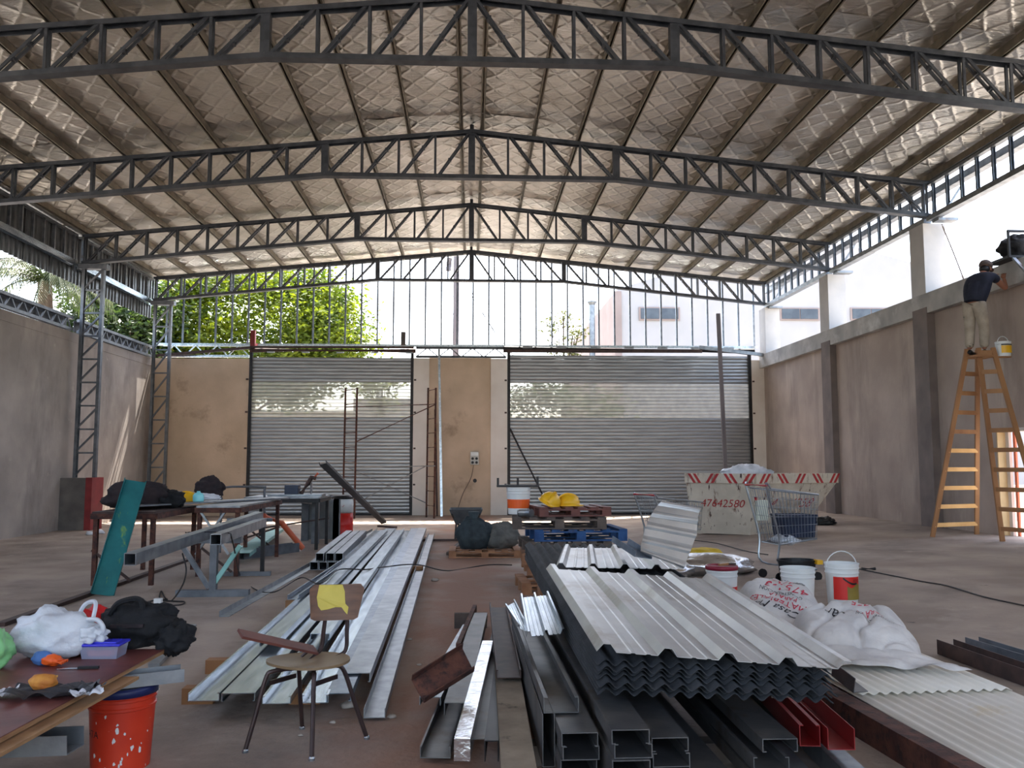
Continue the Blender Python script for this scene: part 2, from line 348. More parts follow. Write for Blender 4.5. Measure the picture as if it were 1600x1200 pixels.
# back wall
wb = struct('wall_back', (0,YB,0)); DL = (-6.76,-1.76); DR = (1.13,8.80); ZT = 4.76
MB().box((XL-.2,YB,0),(DL[0]+.0,YB+.2,ZT)).build('wall_face', 'plaster_back', wb)
MB().box((-1.28,YB,0),(.62,YB+.2,ZT+.05)).build('wall_face', 'plaster_back', wb)
for a, b in ((DL[1]+.0,-1.28),(.62,DR[0]-.0),(DR[1]+.0,XR+.2)): MB().box((a,YB-.03,0),(b,YB+.2,ZT+.04)).build('pillar', 'white_plaster', wb)
def shutter(name, x0, x1, zt, perf0, perf1):
    d = struct(name, ((x0+x1)/2, YB, 0)); h = .1085
    n = int((zt-.05)/h); arc = []
    for k in range(7):
        t = k/6; arc.append((-.012*math.sin(PI*t)**.8, t*(h-.008)))
    prof = arc + [(y+.004, z) for y, z in arc[::-1]]
    for i in range(n):
        z = .05+i*h; pf = perf0 <= z+h/2 <= perf1; b = MB()
        b.add([V((x, YB+.06+y, z+q)) for x in (x0+.03, x1-.03) for y, q in prof], [])
        L = len(prof); b.f = [(k, (k+1)%L, L+(k+1)%L, L+k) for k in range(L)] + [tuple(range(L-1,-1,-1)), tuple(range(L,2*L))]
        b.build('slat', 'slat_perforated' if pf else 'slat', d)
        MB().box((x0+.03,YB+.062,z-.009),(x1-.03,YB+.07,z+.002)).build('slat_joint', 'truss_steel', d)
    MB().box((x0+.02,YB+.03,.0),(x1-.02,YB+.1,.05)).build('bottom_bar', 'black_steel', d)
    for x in (x0, x1):
        MB().chan((x,YB+.03,0),(x,YB+.03,zt+.05),.1,.09,.008,up=(1 if x == x0 else -1,0,0)).build('guide_rail', 'black_steel', d)
        s = 1 if x == x1 else -1
        for z in (.9, 2.0, 3.1, 4.1): MB().box((x+s*.05-.035,YB-.04,z),(x+s*.05+.035,YB+.02,z+.05)).build('guide_bracket', 'brown_steel', d)
    return d
d1 = shutter('door_1', DL[0], DL[1], 4.93, 2.93, 4.02)
d2 = shutter('door_2', DR[0], DR[1], 5.0, 2.95, 4.08)
# shutter shaft housings over the doors
h = thing('shutter_housing', (-4.3,YB-.1,4.95), 'brown shutter shaft and angle running above the narrower left roller shutter', 'shutter housing')
MB().tube([(-6.75,YB-.02,5.02),(-1.7,YB-.02,5.03)], .075, 12).build('shaft', 'brown_steel', h)
MB().bar((-9.5,YB-.12,4.82),(-6.7,YB-.14,5.08),.09,.08).build('angle', 'brown_steel', h)
MB().bar((-6.72,YB-.14,5.1),(-1.75,YB-.14,5.12),.07,.06).build('angle', 'brown_steel', h)
for i in range(5): MB().box((-6.2+i*1.05,YB-.2,4.93),(-5.98+i*1.05,YB-.12,4.965)).build('bracket', 'galv_dull', h)
h = thing('shutter_housing', (5,YB-.1,4.95), 'long dark shutter shaft above the wide right roller shutter', 'shutter housing')
MB().tube([(1.0,YB-.02,5.12),(8.9,YB-.02,5.08)], .085, 12).build('shaft', 'black_steel', h)
MB().bar((1.0,YB-.16,5.02),(7.2,YB-.16,5.05),.07,.09).build('angle', 'brown_steel', h)
for i in range(7): MB().box((1.6+i*1.05,YB-.22,5.12),(1.9+i*1.05,YB-.14,5.18)).build('bracket', 'galv_dull', h)
one(MB().chan(P(1092,545,Y=26.2),P(1200,558,Y=26.2),.12,.1), 'steel_channel', 'galv_dull', 'steel channel hanging askew at the top right corner of the right shutter', 'channel')
one(MB().box((-6.72,YB-.15,5.12),(-6.58,YB-.02,5.62)), 'red_post', 'red_paint', 'short red steel stub above the left shutter', 'post')
one(MB().box((-2.16,YB,5.2),(-2.02,YB+.1,5.62)), 'steel_stub', 'plinth', 'short dark steel stub above the left shutter beside the sky', 'post')
# ---------------------------------------------------------------- roof
def zt_(x): return 8.09-.0985*abs(x)
rf = struct('ceiling', (0,10,8))
PX = [.2,1.22,2.1,3.0,3.93,4.86,5.75,6.65,7.58,8.5,9.15]
for s in (-1, 1):
    for x in PX:
        if s < 0 and x > 9: x = 9.4
        z = zt_(x); a = -s*math.atan(.0985); up = V((s*.0985,0,1)).normalized()
        MB().chan((s*x,Y0,z+.005),(s*x,YB+.05,z+.005),.07,.14,.006,up=up,lip=.02,flip=True).build('purlin', 'purlin', rf)
    ys = [Y0, -6, -2.7, 2.1, 6.9-.5, 11.7-.6, 16.5-.6, 21.3-.6, 26.1-.55, YB+.25]
    xe = 9.75 if s < 0 else 9.35
    for k in range(len(ys)-1):
        ya, yb = ys[k], ys[k+1]; ln = yb-ya
        def fn(u, v, s=s, ya=ya, ln=ln, xe=xe):
            x = u*xe; y = ya+v*(ln+.05); z = zt_(x)+.15
            q = [abs(x-p) for p in PX]; dd = min(q); sag = -.028*min(1, dd/.3)
            wr_ = .022*noise.noise(V((s*x*1.1, y*2.6, k*3.3))) + .016*noise.noise(V((s*x*3, y*5, 9.1)))
            return V((s*x, y, z+sag+wr_*min(1, .3+dd/.25) + .02*v - (.03*max(0, 1-(1-v)*ln/.25))))
        MB().grid(fn, 80, max(8, int(ln*14))).build('foil_panel', 'foil', rf, True)
MB().box((-9.9,Y0,zt_(9.6)+.1),(-9.7,YB+.3,zt_(9.6)+.26)).build('eave_trim', 'galv_dull', rf)
MB().chan((9.45,Y0,6.98),(9.45,YB+.3,6.98),.16,.14,.006).build('gutter', 'galv_dull', rf)
# roof covering above the foil
for s in (-1, 1):
    xe = 9.9 if s < 0 else 9.5
    MB().add([(0,Y0,8.32),(s*xe,Y0,zt_(xe)+.23),(s*xe,YB+.3,zt_(xe)+.23),(0,YB+.3,8.32),(0,Y0,8.36),(s*xe,Y0,zt_(xe)+.26),(s*xe,YB+.3,zt_(xe)+.26),(0,YB+.3,8.36)], [(0,1,2,3),(4,7,6,5),(0,4,5,1),(1,5,6,2),(2,6,7,3)]).build('roof_sheet', 'galv_dull', rf)
# trusses
def member(p0, p1, w=.045, gap=.06, mt='truss_steel', parent=None, name='web', batten=True):
    p0, p1 = V(p0), V(p1); b = MB()
    for q in (-gap, gap): b.bar(p0+V((0,q,0)), p1+V((0,q,0)), w, .03, up=(0,1,0))
    if batten:
        for t in (.3, .62):
            c = p0.lerp(p1, t); b.box((c.x-.03,c.y-gap,c.z-.03),(c.x+.03,c.y+gap,c.z+.03))
    return b.build(name, mt, parent)
ords = ['nearest and largest roof truss overhead', 'second roof truss from the camera', 'third roof truss, ending at the lattice column with the concrete plinth', 'farthest roof truss, in front of the open gable studs']
for ti, y in enumerate(TY):
    t = thing('roof_truss', (0,y,6.4), 'grey steel lattice '+ords[ti], 'roof truss', 'roof trusses')
    xl, xr, k = -9.52, XR+.1, 2.85
    def zb(x):
        a = abs(x); return 7.14 if a <= k else 7.14-(a-k)*.1035
    up_ = lambda x: V((x,y,zt_(x)-.05)); lo_ = lambda x: V((x,y,zb(x)))
    mt = 'truss_steel'
    for x0, x1 in ((xl,0),(0,xr)): MB().chan(up_(x0)-V((0,0,.02)),up_(x1)-V((0,0,.02)),.16,.07,.012,flip=True).build('top_chord', mt, t)
    for x0, x1 in ((xl,-k),(-k,k),(k,xr)): MB().bar(lo_(x0),lo_(x1),.16,.075).build('bottom_chord', mt, t)
    MB().bar(lo_(0),up_(0),.13,.13,up=(0,1,0)).build('post', mt, t)
    for s, xe in ((-1,-xl),(1,xr)):
        xs = [k*i/4 for i in range(5)]; n = 9; xs += [k+(xe-.06-k)*i/n for i in range(1, n+1)]
        for i, x in enumerate(xs):
            if i == 0: continue
            if i in (4,): MB().bar(lo_(s*x),up_(s*x),.13,.13,up=(0,1,0)).build('post', mt, t)
            else: member(lo_(s*x), up_(s*x), .04, .055, mt, t, 'web_post', False)
            member(up_(s*(xs[i-1]+.05)), lo_(s*(x-.05)), .04, .05, mt, t, 'web_diagonal')
    MB().tube([(0,y,8.0),(0,y,8.2)], .04, 8).build('ridge_pin', mt, t)
# lattice columns on the left
for ci, y in enumerate((21.3, 26.1)):
    lab = ('grey lattice steel column standing on a concrete plinth by the left wall', 'grey lattice steel column in the back left corner')[ci]
    c = thing('lattice_column', (-9.2,y,0), lab, 'column', 'lattice columns')
    xa, xb = -9.50, -8.97; z0 = 1.2 if ci == 0 else 0
    for x in (xa, xb): MB().chan((x,y,z0),(x,y,6.42),.12,.07,.008,up=(1 if x == xa else -1,0,0)).build('chord', 'truss_grey', c)
    nz = 9; hz = (6.3-z0)/nz
    for i in range(nz):
        za = z0+.05+i*hz
        MB().bar((xa,y,za+hz),(xb,y,za+hz),.04,.04).build('cross_bar', 'truss_grey', c)
        MB().bar((xa+.03,y,za+.03),(xb-.03,y,za+hz-.03),.05,.04).build('web_diagonal', 'truss_grey', c)
    MB().box((xa-.08,y-.1,6.3),(xb+.08,y+.1,6.42)).build('cap_plate', 'truss_grey', c)
pl = thing('concrete_plinth', (-9.2,21.2,0), 'dark concrete plinth with a red painted corner under the lattice column', 'plinth')
MB().box((XL+.004,20.95,0),(-8.93,21.55,1.22)).build('plinth_block', 'plinth', pl)
MB().box((-9.05,20.93,.0),(-8.9,21.57,1.23)).build('corner_paint', 'red_paint', pl)
# lattice beams on the left wall and the back wall
def lattice(name, p0, p1, z0, z1, n, lab, mt='truss_grey', back=None):
    p0, p1 = V(p0), V(p1); t = thing(name, (p0+p1)/2+V((0,0,z0)), lab, 'lattice beam')
    A = lambda s, z: p0.lerp(p1, s)+V((0,0,z))
    for z in (z0, z1): MB().bar(A(0,z),A(1,z),.1,.07).build('chord', mt, t)
    for i in range(n):
        a, b, c = i/n, (i+.5)/n, (i+1)/n
        MB().bar(A(a,z0),A(b,z1),.03,.03).build('web_diagonal', mt, t); MB().bar(A(b,z1),A(c,z0),.03,.03).build('web_diagonal', mt, t)
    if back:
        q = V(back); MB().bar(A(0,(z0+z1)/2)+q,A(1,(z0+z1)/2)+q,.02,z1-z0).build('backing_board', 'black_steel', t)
lattice('lattice_beam', (XL+.02,12,0),(XL+.02,21.1,0),4.78,5.06,18,'grey zigzag beam on the left wall, nearer than the plinth column',back=(-.12,0,0))
lattice('lattice_beam', (XL+.02,21.5,0),(XL+.02,26.4,0),4.78,5.06,11,'grey zigzag beam on the left wall between the two lattice columns',back=(-.12,0,0))
lattice('lattice_beam', (-9.4,YB+.1,0),(-6.8,YB+.1,0),4.84,5.18,4,'galvanised zigzag beam over the back wall left of the shutters','galv')
lattice('lattice_beam', (-1.7,YB+.1,0),(1.1,YB+.1,0),4.86,5.14,4,'dark zigzag beam between the two shutters','truss_steel')
# gable studs
g = thing('gable_stud_frame', (0,YB+.1,5.2), 'open frame of thin galvanised studs filling the back gable', 'stud frame')
MB().bar((-9.6,YB+.12,5.2),(XR,YB+.12,5.22),.1,.07).build('bottom_rail', 'galv', g)
x = -9.35
while x < XR-.1:
    MB().chan((x,YB+.1,5.23),(x,YB+.1,zt_(x)+.02),.045,.05,.004,up=(1,0,0)).build('stud', 'galv_blue', g); x += .494
for s in (-1, 1): MB().bar((0,YB+.12,zt_(0)+.05),(s*9.4,YB+.12,zt_(9.4)+.05),.08,.06).build('top_rail', 'galv_dull', g)
# right eave frames, one per bay
bays = ['nearest bay, at the upper right corner', 'bay between the two right piers', 'bay at the far right corner']
for bi, (ya, yb) in enumerate(((11.75,16.5),(16.6,21.2),(21.4,26.1))):
    e = thing('eave_stud_frame', (XR+.1,ya,6.4), 'galvanised eave studs over the right wall, '+bays[bi], 'stud frame', 'right eave stud frames')
    MB().bar((XR+.12,ya,6.43),(XR+.12,yb,6.43),.16,.1).build('bottom_rail', 'galv_dull', e)
    MB().bar((XR+.12,ya,7.13),(XR+.12,yb,7.13),.1,.05).build('top_rail', 'galv_dull', e)
    n = 9
    for i in range(n+1):
        yy = ya+.15+(yb-ya-.3)*i/n
        MB().chan((XR+.12,yy,6.48),(XR+.12,yy,7.12),.06,.05,.004,up=(0,-1,0)).build('stud', 'galv_blue', e)
    for yy in (yb-.7,): MB().bar((XR+.1,yy,6.48),(XR+.42,yy,6.95),.035,.035).build('brace', 'galv_dull', e)
    MB().box((XR+.1,yb-.35,6.32),(XR+.5,yb-.1,6.37)).build('bracket', 'galv_dull', e)
# left eave cladding
trap = []
def trapline(width, pitch, h, flat=.4):
    pts = []; x = 0
    while x < width-1e-6:
        pts += [(x,0),(x+pitch*flat,0),(x+pitch*(flat+.12),h),(x+pitch*.88,h)]; x += pitch
    return pts+[(width,0)]
lb = ['nearest bay', 'bay left of the plinth column', 'bay between the lattice columns']
for bi, (ya, yb) in enumerate(((11.8,16.4),(16.5,21.2),(21.4,26.5))):
    e = thing('eave_cladding', (XL,ya,6.1), 'vertical ribbed metal cladding hanging under the left eave, '+lb[bi], 'cladding', 'left eave cladding')
    n = 4; wdt = (yb-ya)/n; pr = trapline(wdt+.03, .2, .035)
    prof = pr+[(x, y-.004) for x, y in pr[::-1]]
    for i in range(n):
        o = V((XL-.16, ya+i*wdt, 0))
        MB().sweep(prof, [(o+V((0,0,5.98)),V((0,1,0)),V((1,0,0))),(o+V((0,0,7.2)),V((0,1,0)),V((1,0,0)))]).build('cladding_sheet', 'sheet_grey', e)
    MB().chan((XL+.0,ya,6.34),(XL+.0,yb,6.34),.14,.14,.006,flip=True).build('bottom_rail', 'galv', e)
    MB().bar((XL+.0,ya,7.12),(XL+.0,yb,7.12),.1,.05).build('top_rail', 'galv_dull', e)
    for i in range(10):
        yy = ya+.15+(yb-ya-.3)*i/9
        MB().chan((XL,yy,6.47),(XL,yy,7.1),.05,.05,.004,up=(0,1,0)).build('stud', 'galv_dull', e)
# ---------------------------------------------------------------- outside
def leafcloud(b, centres, nleaf, size, spread):
    for c, r in centres:
        for _ in range(nleaf):
            d = V((random.gauss(0,1),random.gauss(0,1),random.gauss(0,1)*.7))*spread*r
            p = c+d; a = V((random.uniform(-1,1),random.uniform(-1,1),random.uniform(-.6,.6))).normalized(); n = a.cross(V((random.uniform(-1,1),random.uniform(-1,1),random.uniform(-1,1)))).normalized()
            L = size*random.uniform(.6,1.3); W = L*.38
            b.add([p-a*L*.5, p+n*W*.5, p+a*L*.5, p-n*W*.5], [(0,1,2,3)])
def broadleaf(name, base, crown, rad, ncl, nleaf, size, mt, lab, trunk=.22, spread=.55, bare=0):
    t = thing(name, base, lab, 'tree')
    crown = V(crown); base = V(base); cs = []
    for _ in range(ncl):
        d = V((random.gauss(0,1),random.gauss(0,1),random.gauss(0,1))).normalized()
        k = random.uniform(.55,1)**.5; cs.append((crown+V((d.x*rad[0],d.y*rad[1],d.z*rad[2]))*k, random.uniform(.7,1.2)))
    b = MB(); leafcloud(b, cs, nleaf, size, spread); b.build('foliage', mt, t)
    MB().tube([base, base.lerp(crown,.5)+V((.1,0,0)), crown], trunk, 8, trunk*.4).build('trunk', 'trunk', t)
    for i in range(0, len(cs), max(1, len(cs)//14)): MB().tube([base.lerp(crown, random.uniform(.5,.8)), cs[i][0]], trunk*.28, 5, .02).build('branch', 'trunk', t)
broadleaf('street_tree', (-9.6,38,-.03), (-9.6,38,7.2), (4.9,3.4,3.1), 330, 165, .27, 'leaf_tree', 'large bright green tree beyond the open back gable')
broadleaf('street_tree', (-14.0,34,-.03), (-13.6,34,6.2), (2.0,2.0,2.6), 140, 140, .26, 'leaf_dark', 'darker green tree behind the left wall, right of the palm')
broadleaf('young_tree', (3.9,36,-.03), (3.9,36,6.9), (.75,.6,1.0), 16, 36, .2, 'leaf_sparse', 'small sparse young tree beside the chimney pipe', .06, .26)
broadleaf('hedge_tree', (3.6,33.5,-.03), (3.4,33.5,3.4), (2.6,1.0,1.2), 80, 60, .22, 'leaf_dark', 'dark rounded hedge tree seen through the perforated slats of the right shutter', .12, .4)
broadleaf('street_tree', (-4.6,44,-.03), (-4.5,44,5.4), (1.1,1,1.3), 22, 60, .26, 'leaf_tree', 'low green treetop just above the left shutter, right of the big tree', .1, .4)
pt = thing('palm_tree', (-14.2,29,-.03), 'shaggy palm tree with drooping fronds behind the left wall', 'tree')
pc = P(70,440,Y=29); base = V((pc.x+.5,29,0)); MB().tube([base, base.lerp(pc,.6)+V((.05,0,0)), pc], .26, 10, .22).build('trunk', 'trunk', pt)
for i in range(34):
    a = 2*PI*i/34+random.uniform(-.1,.1); el = random.uniform(.1,1.2); Ls = random.uniform(2.6,3.8); b = MB(); pts = []
    dh = V((math.cos(a),math.sin(a),0)); Ls *= .8 if dh.x > .5 else 1.1
    for k in range(9):
        t = k/8; pts.append(pc+dh*Ls*t*math.cos(el*.6)*(1-.15*t)+V((0,0,Ls*(t*math.sin(el)-.95*t*t))))
    b.tube(pts, .03, 4, .008)
    for k in range(1, 28):
        t = k/28; q = t*8; j = min(7,int(q)); p = pts[j].lerp(pts[j+1], q-j); d = (pts[j+1]-pts[j]).normalized(); sd_ = d.cross(V((0,0,1))).normalized()
        for s in (-1, 1):
            e2 = p+sd_*s*.45*(1-t*.6)+d*.22+V((0,0,-.28)); b.add([p-d*.025, p+d*.025, e2], [(0,1,2)])
    b.build('frond', 'leaf_palm', pt)
# white neighbour building beyond the right door
nb = thing('neighbour_building', (12,40,0), 'white neighbouring building with strip windows behind the right side of the gable', 'building')
YN = 37.
c0 = P(964,452,Y=YN); c1 = P(1040,428,Y=YN); x0 = c0.x; zc = c0.z
xa = 14.5; sl = (c1.z-c0.z)/(c1.x-c0.x); zp = zc+sl*(xa-x0)
MB().add([(x0,YN,-.03),(25,YN,-.03),(25,YN,zc),(xa,YN,zp),(x0,YN,zc),(x0,YN+20,-.03),(25,YN+20,-.03),(25,YN+20,zc),(xa,YN+20,zp),(x0,YN+20,zc)], [(0,1,2,3,4),(9,8,7,6,5),(1,6,7,2),(2,7,8,3),(3,8,9,4),(0,4,9,5)]).build('wall', 'building_white', nb)
MB().box((x0-.06,YN+.3,-.03),(x0-.01,YN+19,zc-.1)).build('side_wall', 'building_pink', nb)
MB().box((x0-.12,YN-.08,-.03),(x0+.18,YN-.002,zc-.1)).build('corner_strip', 'building_pink', nb)
for (a, b_) in (((1000,482),(1060,499)),((1220,483),(1278,499)),((1330,483),(1390,499))):
    q0 = P(*a, Y=YN); q1 = P(*b_, Y=YN); wdw = MB().box((q0.x-.06,YN-.06,q1.z-.06),(q1.x+.06,YN-.01,q0.z+.06)).build('window', 'building_pink', nb)
    n = 2
    for i in range(n):
        xx = q0.x+(q1.x-q0.x)*i/n; MB().box((xx+.02,YN-.09,q1.z),(xx+(q1.x-q0.x)/n-.02,YN-.062,q0.z)).build('pane', 'window_dark', wdw)
ch = P(925,475,Y=35.5); one(MB().tube([(ch.x,35.5,0),(ch.x,35.5,ch.z)], .12, 10).lathe([(.12,0),(.2,.12),(.2,.16)], (ch.x,35.5,ch.z-.05), 10), 'chimney_pipe', 'galv_dull', 'grey metal chimney pipe in front of the white building', 'chimney')
hb = thing('low_house', (-3,46,0), 'pale low house seen through the slats of the left shutter', 'house')
MB().box((-6.2,46,-.03),(-1.4,52,5.0)).build('wall', 'building_white', hb); MB().box((-14,47,-.03),(-6.2,52,4.4)).build('side_wing', 'building_cream', hb)
MB().box((-3.2,45.95,2.6),(-2.5,45.99,5.0)).build('pilaster', 'building_pink', hb)
# utility pole and wires
up = thing('utility_pole', (P(712,500,Y=33).x,33,-.03), 'tall dark utility pole behind the gable studs', 'utility pole')
xp = P(712,500,Y=33).x
MB().tube([(xp,33,-.03),(xp+.02,33,10.5)], .13, 10, .11).build('post', 'pole_wood', up)
for z in (6.6,7.3,8.0): MB().bar((xp-.26,33,z),(xp-.1,33,z),.03).build('step', 'galv_dull', up)
for z in (5.6,7.2): MB().bar((xp+.1,33,z-.15),(xp+.34,33,z-.15),.03).build('step', 'galv_dull', up)
MB().tube([(xp-.3,33,9.0),(xp-.25,33,9.5)], .1, 8).build('insulator', 'pole_wood', up)
for k, (a, b_) in enumerate((((xp,33,9.6),(-16,40,9.7)),((xp,33,9.2),(-16,40,9.2)),((xp,33,9.3),(3.0,30,3.4)),((xp,33,9.0),(3.4,30,3.4)))):
    b_ = V(b_); a = V(a); one(MB().tube([a.lerp(b_,t/8)-V((0,0,.5*math.sin(PI*t/8))) for t in range(9)], .012, 4), 'overhead_wire', 'cable', ['upper overhead wire running left from the utility pole','lower overhead wire running left from the utility pole','left sloping stay wire right of the utility pole','right sloping stay wire right of the utility pole'][k], 'wire')
# outside the right doorway
cr = thing('parked_car', (13,13.5,0), 'white parked vehicle glimpsed through the right doorway', 'car')
MB().box((11.5,16.2,.35),(15.5,18.0,1.1)).build('body', 'bucket_white', cr, mod='bevel'); MB().box((12.2,16.3,1.1),(15.0,17.9,1.65)).build('cabin', 'window_dark', cr, mod='bevel')
for x in (12.3,14.7): MB().tube([(x,16.1,.3),(x,16.35,.3)], .32, 14).build('wheel', 'tub_black', cr)
# ================================================================== OBJECTS, LEFT SIDE
def fl_(x, y): return V((x, y, fz(x, y)))
def smoothpath(pts, n=8):
    pts = [V(p) for p in pts]; out = []
    for i in range(len(pts)-1):
        p0, p1, p2, p3 = pts[max(i-1,0)], pts[i], pts[i+1], pts[min(i+2,len(pts)-1)]
        for k in range(n):
            t = k/n; out.append(.5*((2*p1)+(p2-p0)*t+(2*p0-5*p1+4*p2-p3)*t*t+(3*p1-p0-3*p2+p3)*t**3))
    return out+[pts[-1]]
def bucket(name, c, r, h, mt, lab, rim=None, rings=True, cat='bucket', r0=.86, lid=None, handle=None, hm='bucket_white', hup=True):
    c = V(c); t = thing(name, c, lab, cat)
    pr = [(r*r0,0),(r*(r0+(1-r0)*.75),h*.75)]
    if rings: pr += [(r*1.0,h*.76),(r*1.0,h*.79),(r*.97,h*.8),(r*.97,h*.86),(r*1.02,h*.87),(r*1.02,h*.9),(r*.99,h*.91)]
    pr += [(r,h),(r*1.03,h),(r*1.03,h-.012),(r*.95,h-.012)] if not lid else [(r,h)]
    if not lid: pr = pr[:-1]+[(r*.96,h),(r*.93,h*.75),(r*r0*.95,.01),(0.0001,.01)]
    b = MB().lathe(pr, c, 28); b.smooth = False; b.build('pail', mt, t, True).data.set_sharp_from_angle(angle=.6)
    if lid: MB().lathe([(r*1.04,h-.03),(r*1.05,h),(r*1.0,h+.012),(r*.93,h+.012),(r*.92,h+.002),(0.0001,h+.002)], c, 28).build('lid', lid, t, True)
    if handle is not None:
        ax = V((math.cos(handle),math.sin(handle),0)); n = V((-ax.y,ax.x,0)); pts = []
        for k in range(13):
            a = PI*k/12
            pts.append(c+V((0,0,h*.9))+ax*r*1.04*math.cos(a)+(V((0,0,r*.95*math.sin(a))) if hup else (n*r*1.08*math.sin(a)+V((0,0,-r*.35*math.sin(a))))))
        MB().tube(pts, .006, 6).build('handle', hm, t)
    return t
# --- near left: plywood boards on buckets and channels
zb_ = .52
tb = thing('plywood_board', (-2.5,3.9,.48), 'reddish film-faced plywood board laid low as a table at the lower left', 'board')
A, B = P(0,1152,z=zb_), P(258,1014,z=zb_); e = (B-A).normalized(); nrm = V((-e.y,e.x,0))
A2 = A-e*.9
cr_ = [A2, B, B+nrm*1.5, A2+nrm*1.5]
MB().add([p for p in cr_]+[p-V((0,0,.004)) for p in cr_], [(0,1,2,3),(7,6,5,4),(0,4,5,1),(1,5,6,2),(2,6,7,3),(3,7,4,0)]).build('film_face', 'film_ply', tb)
MB().add([p-V((0,0,.0042)) for p in cr_]+[p-V((0,0,.022)) for p in cr_], [(0,1,2,3),(7,6,5,4),(0,4,5,1),(1,5,6,2),(2,6,7,3),(3,7,4,0)]).build('plywood_core', 'ply_edge', tb)
q = [p-V((0,0,.03)) for p in (A2+e*.2-nrm*.05, B-e*.5-nrm*.07, B-e*.5+nrm*.9, A2+e*.2+nrm*.9)]
MB().add(q+[p-V((0,0,.014)) for p in q], [(0,1,2,3),(7,6,5,4),(0,4,5,1),(1,5,6,2),(2,6,7,3),(3,7,4,0)])
tb['label'] = tb['label']
one(MB().add(q+[p-V((0,0,.014)) for p in q], [(0,1,2,3),(7,6,5,4),(0,4,5,1),(1,5,6,2),(2,6,7,3),(3,7,4,0)]), 'plywood_board', 'ply_edge', 'pale bare plywood board lying under the reddish film-faced board', 'board')
rb = bucket('paint_bucket', fl_(-1.80,4.72), .165, .40, 'bucket_red', 'paint-splashed orange red bucket with a blue rim holding up the low board', handle=.5, hup=False, lid='bucket_blue')
cb = V(rb.location)
def on_cyl(c, r, a0, z0, ry=1):
    return lambda x, y: V((c.x+r*math.cos(a0+x/r), c.y+r*math.sin(a0+x/r), c.z+z0+y))
text('ATA', .05, on_cyl(cb,.154,-PI/2-.72,.19), 'lettering', 'print_black', rb)
for k in range(22):
    a, z, q = random.uniform(-2.2,-.2), random.uniform(.01,.29), random.uniform(.003,.012); st = random.uniform(.8,2.6); rr_ = .1655*(.86+.14*z/.40)+.0012
    MB().add([on_cyl(cb,rr_,a,z)(q*random.uniform(.5,1.2)*math.cos(t_), q*st*random.uniform(.5,1.2)*math.sin(t_)) for t_ in [2*PI*i/9 for i in range(9)]], [tuple(range(9))]).build('paint_splash', 'print_white', rb)
c1 = P(146,1062,z=.43); c2 = P(268,1055,z=.43)
one(MB().chan(V((-1.98,4.55,.415)),V((-1.52,4.78,.415)),.13,.065,.004,up=(0,0,1)), 'channel_offcut', 'galv_dull', 'galvanised channel offcut between the red bucket and the low board', 'channel')
one(MB().chan(P(-40,1178,z=.32),P(118,1172,z=.34),.14,.08,.004), 'channel_offcut', 'galv_dull', 'galvanised channel offcut at the lower left corner under the board', 'channel')
one(MB().box((-2.35,3.55,0),(-2.05,3.85,.315)), 'timber_block', 'pallet_dark', 'dark timber block under the corner channel offcut', 'block')
one(MB().box((-3.6,3.6,0),(-3.2,4.6,.45)), 'timber_block', 'pallet_wood', 'timber block under the far side of the low board', 'block')
one(MB().bar(P(240,1040,z=.02),P(300,978,z=.03),.08,.03), 'steel_strip', 'galv_dull', 'steel strip on the floor just behind the low board', 'strip')
# things on the board
bc = P(75,1030,z=zb_); t = thing('plastic_bag', bc, 'white translucent plastic carrier bag full of things on the low board', 'bag')
MB().blob(bc+V((.0,.08,.115)), (.215,.15,.13), .25, 2.2, 3, zb_+.002, fold=.12).build('body', 'white_bag', t)
hp = [bc+V((.1,.1,.2)), bc+V((.14,.1,.27)), bc+V((.2,.08,.28)), bc+V((.2,.06,.2))]
MB().tube(smoothpath(hp), .012, 6).build('handle', 'white_bag', t)
MB().tube(smoothpath([bc+V((.17,.02,.2)),bc+V((.25,.0,.2)),bc+V((.28,0,.14)),bc+V((.2,.02,.08))]), .012, 6).build('handle', 'white_bag', t)
MB().blob(bc+V((.2,.02,.12)), (.09,.05,.05), .4, 3, 8, zb_+.002).build('knot', 'white_bag', t)
rc = P(135,1008,z=zb_); one(MB().blob(rc+V((.01,.03,.07)), (.12,.1,.13), .3, 2.2, 11, zb_+.002, fold=.12), 'red_cloth', 'red_cloth', 'bright red bag crumpled between the white bag and the black rucksack', 'bag')
kc = P(212,1012,z=zb_); t = thing('rucksack', kc, 'black fabric rucksack slumped on the far edge of the low board', 'bag')
MB().blob(kc+V((-.02,.1,.1)), (.22,.16,.13), .35, 2.4, 21, zb_+.002, fold=.2, nu=40, nv=22).build('body', 'black_cloth', t)
MB().blob(kc+V((.2,.03,.05)), (.1,.1,.09), .4, 3, 25, None, fold=.2).build('flap', 'black_cloth', t)
MB().tube(smoothpath([kc+V((-.16,.02,.18)),kc+V((-.1,.0,.25)),kc+V((-.0,.02,.265)),kc+V((.03,.02,.19))]), .016, 6).build('strap', 'black_cloth', t)
MB().box(kc+V((-.12,-.066,.12)),kc+V((.06,-.05,.14))).build('zip_band', 'dark_cloth', t)
fc = P(155,1030,z=zb_); t = thing('food_container', fc, 'clear plastic food container with a blue lid on the low board', 'container')
def tray(c, w, d, h, tp=.9): 
    b = MB(); return b.add([c+V((s*w/2*k, q*d/2*k, z)) for z, k in ((0,tp),(h,1)) for s, q in ((-1,-1),(1,-1),(1,1),(-1,1))], [(3,2,1,0),(4,5,6,7),(0,1,5,4),(1,2,6,5),(2,3,7,6),(3,0,4,7)])
tray(fc+V((0,.06,.001)), .2, .14, .065).build('tub', 'clear_box', t); tray(fc+V((0,.06,.066)), .22, .155, .014, 1).build('lid', 'blue_lid', t, mod='bevel'); tray(fc+V((0,.06,.012)), .15, .09, .03).build('food', 'orange_pipe', t)
